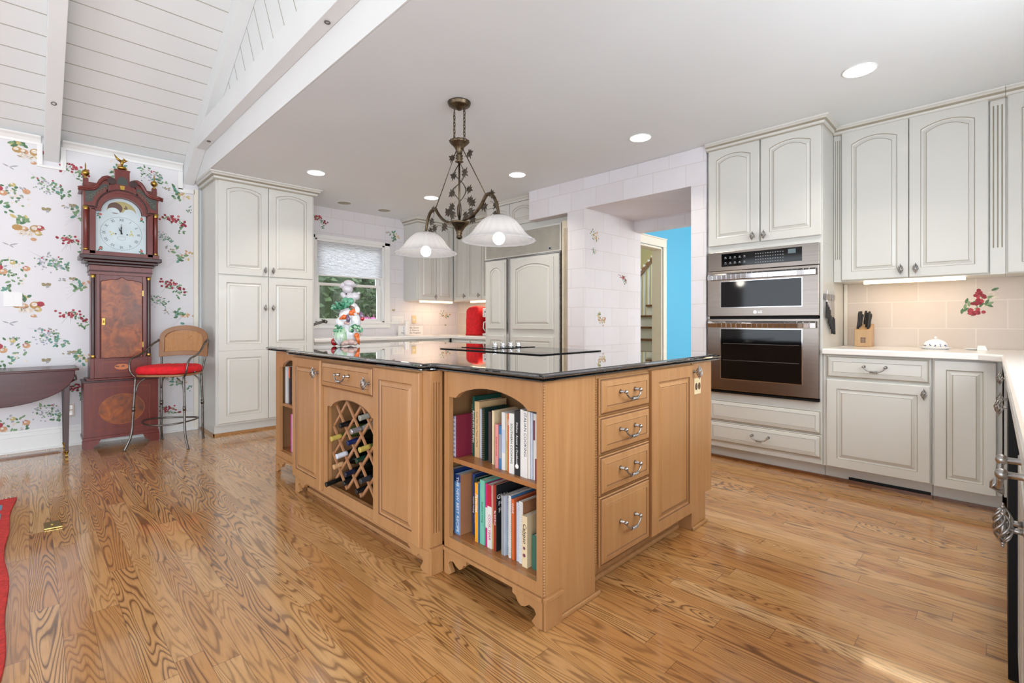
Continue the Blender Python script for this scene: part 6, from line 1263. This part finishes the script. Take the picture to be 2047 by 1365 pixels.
# ================================================================ COUNTER STOOL (built about the origin, then placed)
st = thing('counter_stool', 'iron counter stool with cane back and bright red seat cushion, beside the longcase clock', 'stool', (0, 0, 0))
legs = [((-.195, -.165, .625), (-.205, -.175, .35), (-.215, -.185, .14), (-.245, -.215, .02), (-.250, -.22, .004)), ((.195, -.165, .625), (.205, -.175, .35), (.215, -.185, .14), (.25, -.21, .02), (.256, -.214, .004)),
        ((.175, .175, .625), (.178, .185, .35), (.178, .19, .14), (.175, .205, .02), (.175, .208, .004)), ((-.175, .175, .625), (-.18, .185, .35), (-.185, .19, .14), (-.19, .21, .02), (-.19, .213, .004))]
def smooth(P, n=6):
    P = [V(p) for p in P]; out = []
    for k in range(len(P)-1):
        p0, p1, p2, p3 = P[max(k-1, 0)], P[k], P[k+1], P[min(k+2, len(P)-1)]
        for q in range(n):
            t_ = q/n; out.append(.5*((2*p1)+(p2-p0)*t_+(2*p0-5*p1+4*p2-p3)*t_*t_+(3*p1-3*p2+p3-p0)*t_**3))
    return out+[P[-1]]
for L in legs:
    mb = MB(); mb.tube(smooth(L), .0095, 10); mb.ell((L[-1][0], L[-1][1], .006), (.014, .014, .006), 12, 6); mb.tube([V(L[1])+V((0, 0, -.02)), V(L[1])+V((0, 0, .02))], .013, 10)
    s_ = V(L[0]); cx_ = V((0, 0, s_.z)); d_ = (cx_-s_); mb.tube(smooth([s_+V((0, 0, -.14)), s_+V((d_.x*.10, d_.y*.05, -.06)), s_+V((d_.x*.35, d_.y*.12, -.012))]), .006, 8); build(mb, 'leg', ['iron'], st)
mb = MB(); mb.tube([(.212*math.cos(t_), .19*math.sin(t_)+.0, .215+.008*math.cos(2*t_)) for t_ in [2*PI*k/40 for k in range(40)]], .0075, 8, closed=True); build(mb, 'footrest', ['iron'], st)
def seatpts(s, sh=1.0): return [(s*.225*abs(math.cos(t_))**.6*(1 if math.cos(t_) > 0 else -1)*(1.0-.08*(math.sin(t_) > 0)*math.sin(t_)), s*.205*abs(math.sin(t_))**.6*(1 if math.sin(t_) > 0 else -1)) for t_ in [2*PI*(k+.5)/40 for k in range(40)]]
c('stool_wood', (142, 98, 58), .35)
mb = MB(); S1 = seatpts(1.0); mb.prism([(x, y, .626) for x, y in S1], [(x, y, .645) for x, y in S1]); build(mb, 'seat', ['stool_wood'], st, bevel=.004)
mb = MB(); rings = []
for s_, z in ((.90, .6455), (.985, .652), (1.02, .668), (1.01, .69), (.96, .706), (.86, .714), (.6, .718), (.3, .717)):
    rings.append(mb.add([(x*s_, y*s_, z+.003*math.sin(x*60)*math.cos(y*50)) for x, y in S1]))
for k in range(len(rings)-1):
    for q in range(40): mb.face((rings[k]+q, rings[k]+(q+1) % 40, rings[k+1]+(q+1) % 40, rings[k+1]+q), 0, True)
mb.face([rings[-1]+q for q in range(40)], 0, True); mb.face([rings[0]+q for q in range(40)][::-1]); build(mb, 'seat_cushion', ['red'], st)
mb = MB(); bz0, bz1, bw = .775, 1.07, .212
yb = lambda x, z: .225+.05*(z-.77)-.35*(x*x)*1.2
def backpts(inn): return [(-bw+inn, bz0+inn*1.1)]+[((bw-inn)*-math.cos(PI*k/22)*(1 if 1 else 0), .93+(bz1-.93-inn)*abs(math.sin(PI*k/22))**.75) for k in range(23)]+[(bw-inn, bz0+inn*1.1)]
BO = backpts(0); BI = backpts(.042); n = len(BO)
def bot(P, dip): return P+[(P[-1][0]*(1-2*k/8), P[-1][1]+dip*math.sin(PI*k/8)) for k in range(1, 8)]
BO, BI = bot(BO, .012), bot(BI, .012); n = len(BO)
fo_ = [mb.add([(a, yb(a, z)+o, z) for a, z in P]) for P, o in ((BO, -.012), (BO, .012), (BI, .012), (BI, -.012))]
for k in range(4):
    a_, b_ = fo_[k], fo_[(k+1) % 4]
    for q in range(n): mb.face((a_+q, a_+(q+1) % n, b_+(q+1) % n, b_+q), 0)
bk = build(mb, 'backrest', ['stool_wood'], st, bevel=.003)
mb = MB(); cols = 24; cz_ = .92
for k in range(cols):
    x0 = -.168+.336*k/cols; x1 = -.168+.336*(k+1)/cols
    def zz_(x): return .93+(bz1-.93-.045)*max(0, 1-(x/.17)**2)**.375
    P = [(x0, bz0+.045), (x1, bz0+.045), (x1, max(zz_(x1), .93)), (x0, max(zz_(x0), .93))]; mb.prism([(a, yb(a, z)-.002, z) for a, z in P], [(a, yb(a, z)+.002, z) for a, z in P], 0, cap=True)
build(mb, 'cane_panel', ['cane'], bk)
for sgn in (-1, 1):
    mb = MB(); mb.tube(smooth([(sgn*.212, .20, .93), (sgn*.222, .13, .90), (sgn*.235, .03, .835), (sgn*.24, -.06, .80), (sgn*.24, -.14, .785), (sgn*.235, -.178, .745), (sgn*.228, -.185, .69), (sgn*.215, -.175, .65), (sgn*.20, -.165, .63)]), .0085, 10)
    mb.ell((sgn*.214, .20, .932), (.011, .011, .011), 8, 6); build(mb, 'armrest', ['iron'], st)
    mb = MB(); mb.tube(smooth([(sgn*.175, .175, .63), (sgn*.19, .205, .75), (sgn*.205, .222, .86), (sgn*.212, .222, .93)]), .0085, 10); mb.ell((sgn*.225, -.05, .655), (.012, .008, .012), 8, 6); build(mb, 'back_post', ['iron'], st)
st.location = (.905, 5.285, 0); st.rotation_euler = (0, 0, R(-38))
# ================================================================ DROP-LEAF TABLE, RUG, SMALL FITTINGS
tb = thing('drop_leaf_table', 'dark mahogany half-round drop-leaf table against the papered wall', 'table', (-.19, 5.58, 0))
mb = MB(); mb.box(-.67, .29, 5.345, 5.79, .704, .722); build(mb, 'tabletop', ['darkwood'], tb, bevel=.004)
mb = MB(); ft = F((-.19, 5.338, 0), UY); P = [(-.455, .708), (.455, .708)]+[(.455*math.cos(PI/2*k/16), .700-.252*math.sin(PI/2*k/16)**.9) for k in range(0, 17)]+[(-.455*math.sin(PI/2*k/16), .700-.252*math.cos(PI/2*k/16)**.9) for k in range(1, 17)]
mb.fprism(ft, P, -.006, .008); build(mb, 'drop_leaf', ['darkwood'], tb, bevel=.004)
mb = MB(); mb.box(-.60, .215, 5.385, 5.76, .60, .7035); build(mb, 'apron', ['mahog'], tb); mb = MB(); mb.tube([(.216, 5.40, .68), (.27, 5.40, .66), (.275, 5.40, .63), (.24, 5.40, .61)], .008, 8); build(mb, 'leaf_bracket', ['mahog_dk'], tb)
for x in (-.60, .215):
    for y in (5.368, 5.76):
        mb = MB(); a, b = .020, .011; mb.hexa([(x-b, y-b, .045), (x+b, y-b, .045), (x+b, y+b, .045), (x-b, y+b, .045), (x-a, y-a, .7035), (x+a, y-a, .7035), (x+a, y+a, .7035), (x-a, y+a, .7035)]); lg_ = build(mb, 'leg', ['mahog_dk'], tb, bevel=.002)
        mb = MB(); mb.lathe([(.014, .046), (.015, .052), (.010, .03), (.006, .028)], (x, y, 0), n=12); mb.disc((x-.008, y, .0135), (1, 0, 0), .013, 14, 0, .016); build(mb, 'caster', ['gold'], lg_)
mb = MB(); mb.box(-.9, .19, 5.595, 5.66, .001, .006); mb.box(-.88, .175, 5.605, 5.65, .006, .012); build(mb, 'floor_register', ['tread'], None, 'wooden floor register lying along the baseboard under the drop-leaf table', 'floor vent')
# floor outlet
mb = MB(); P = [(.054, 3.560), (.128, 3.550), (.120, 3.668), (.052, 3.672)]; mb.prism([(x, y, .001) for x, y in P], [(x, y, .009) for x, y in P]); fo2 = build(mb, 'floor_outlet', ['brass'], None, 'polished brass outlet cover set in the oak floor', 'outlet', bevel=.003)
mb = MB(); mb.lathe([(.008, .0092), (.008, .011), (.003, .0125)], (.088, 3.612, 0), n=12); build(mb, 'screw', ['brass'], fo2)
# rug
mb = MB(); r = random.Random(7); n = 46; L = []
for k in range(n+1):
    y = 1.6+(4.335-1.6)*k/n; x = -.07+.012*math.sin(y*3.1)+.006*math.sin(y*9)
    L.append((x, y))
mb.prism([(x, y, .001) for x, y in L]+[(-1.5, 4.37, .001), (-1.5, 1.6, .001)], [(x, y, .010) for x, y in L]+[(-1.5, 4.37, .010), (-1.5, 1.6, .010)], 0); rg = build(mb, 'oriental_rug', ['reddish'], None, 'red oriental rug with fringed end, cut off by the left edge of the view', 'rug', bevel=.003)
mb = MB()
for k in range(14):
    y = 4.20-.19*k; w_ = .05; mb.poly([(-.155, y, .0105), (-.115, y, .0105), (-.115, y-.11, .0105), (-.155, y-.11, .0105)]); mb.poly([(-.21, y-.02, .0105), (-.17, y-.02, .0105), (-.17, y-.08, .0105), (-.21, y-.08, .0105)])
build(mb, 'woven_border', ['rugblue'], rg, recalc=False)
mb = MB()
for k in range(90):
    x = -.085-.0157*k; mb.tube([(x, 4.336+.0005*k*0, .006), (x+r.uniform(-.004, .012), 4.365, .005), (x+r.uniform(-.01, .02), 4.395+r.uniform(-.01, .01), .004)], .0024, 4)
o = build(mb, 'fringe', ['fringe'], rg); o['kind'] = 'stuff'
# wall plates
fwc = F((0, YW-.002, 0), UY)
mb = MB(); mb.fbox(fwc, -.155, -.043, 1.232, 1.353, .0005, .006); o = build(mb, 'switch_plate', ['white'], None, 'white switch plate on the papered wall near the left edge', 'switch', bevel=.001)
for a, w_ in ((-.13, .034), (-.085, .034)): mb = MB(); mb.fbox(fwc, a, a+w_, 1.262, 1.324, .0062, .009); build(mb, 'rocker', ['white'], o)
mb = MB(); mb.fbox(fwc, .235, .285, .262, .375, .0005, .006); o = build(mb, 'power_outlet', ['chrome'], None, 'silver outlet plate on the papered wall behind the table leg', 'outlet', bevel=.001)
mb = MB(); mb.fbox(fwc, .248, .272, .275, .31, .0062, .008); mb.fbox(fwc, .248, .272, .325, .36, .0062, .008); build(mb, 'socket', ['pewter'], o)
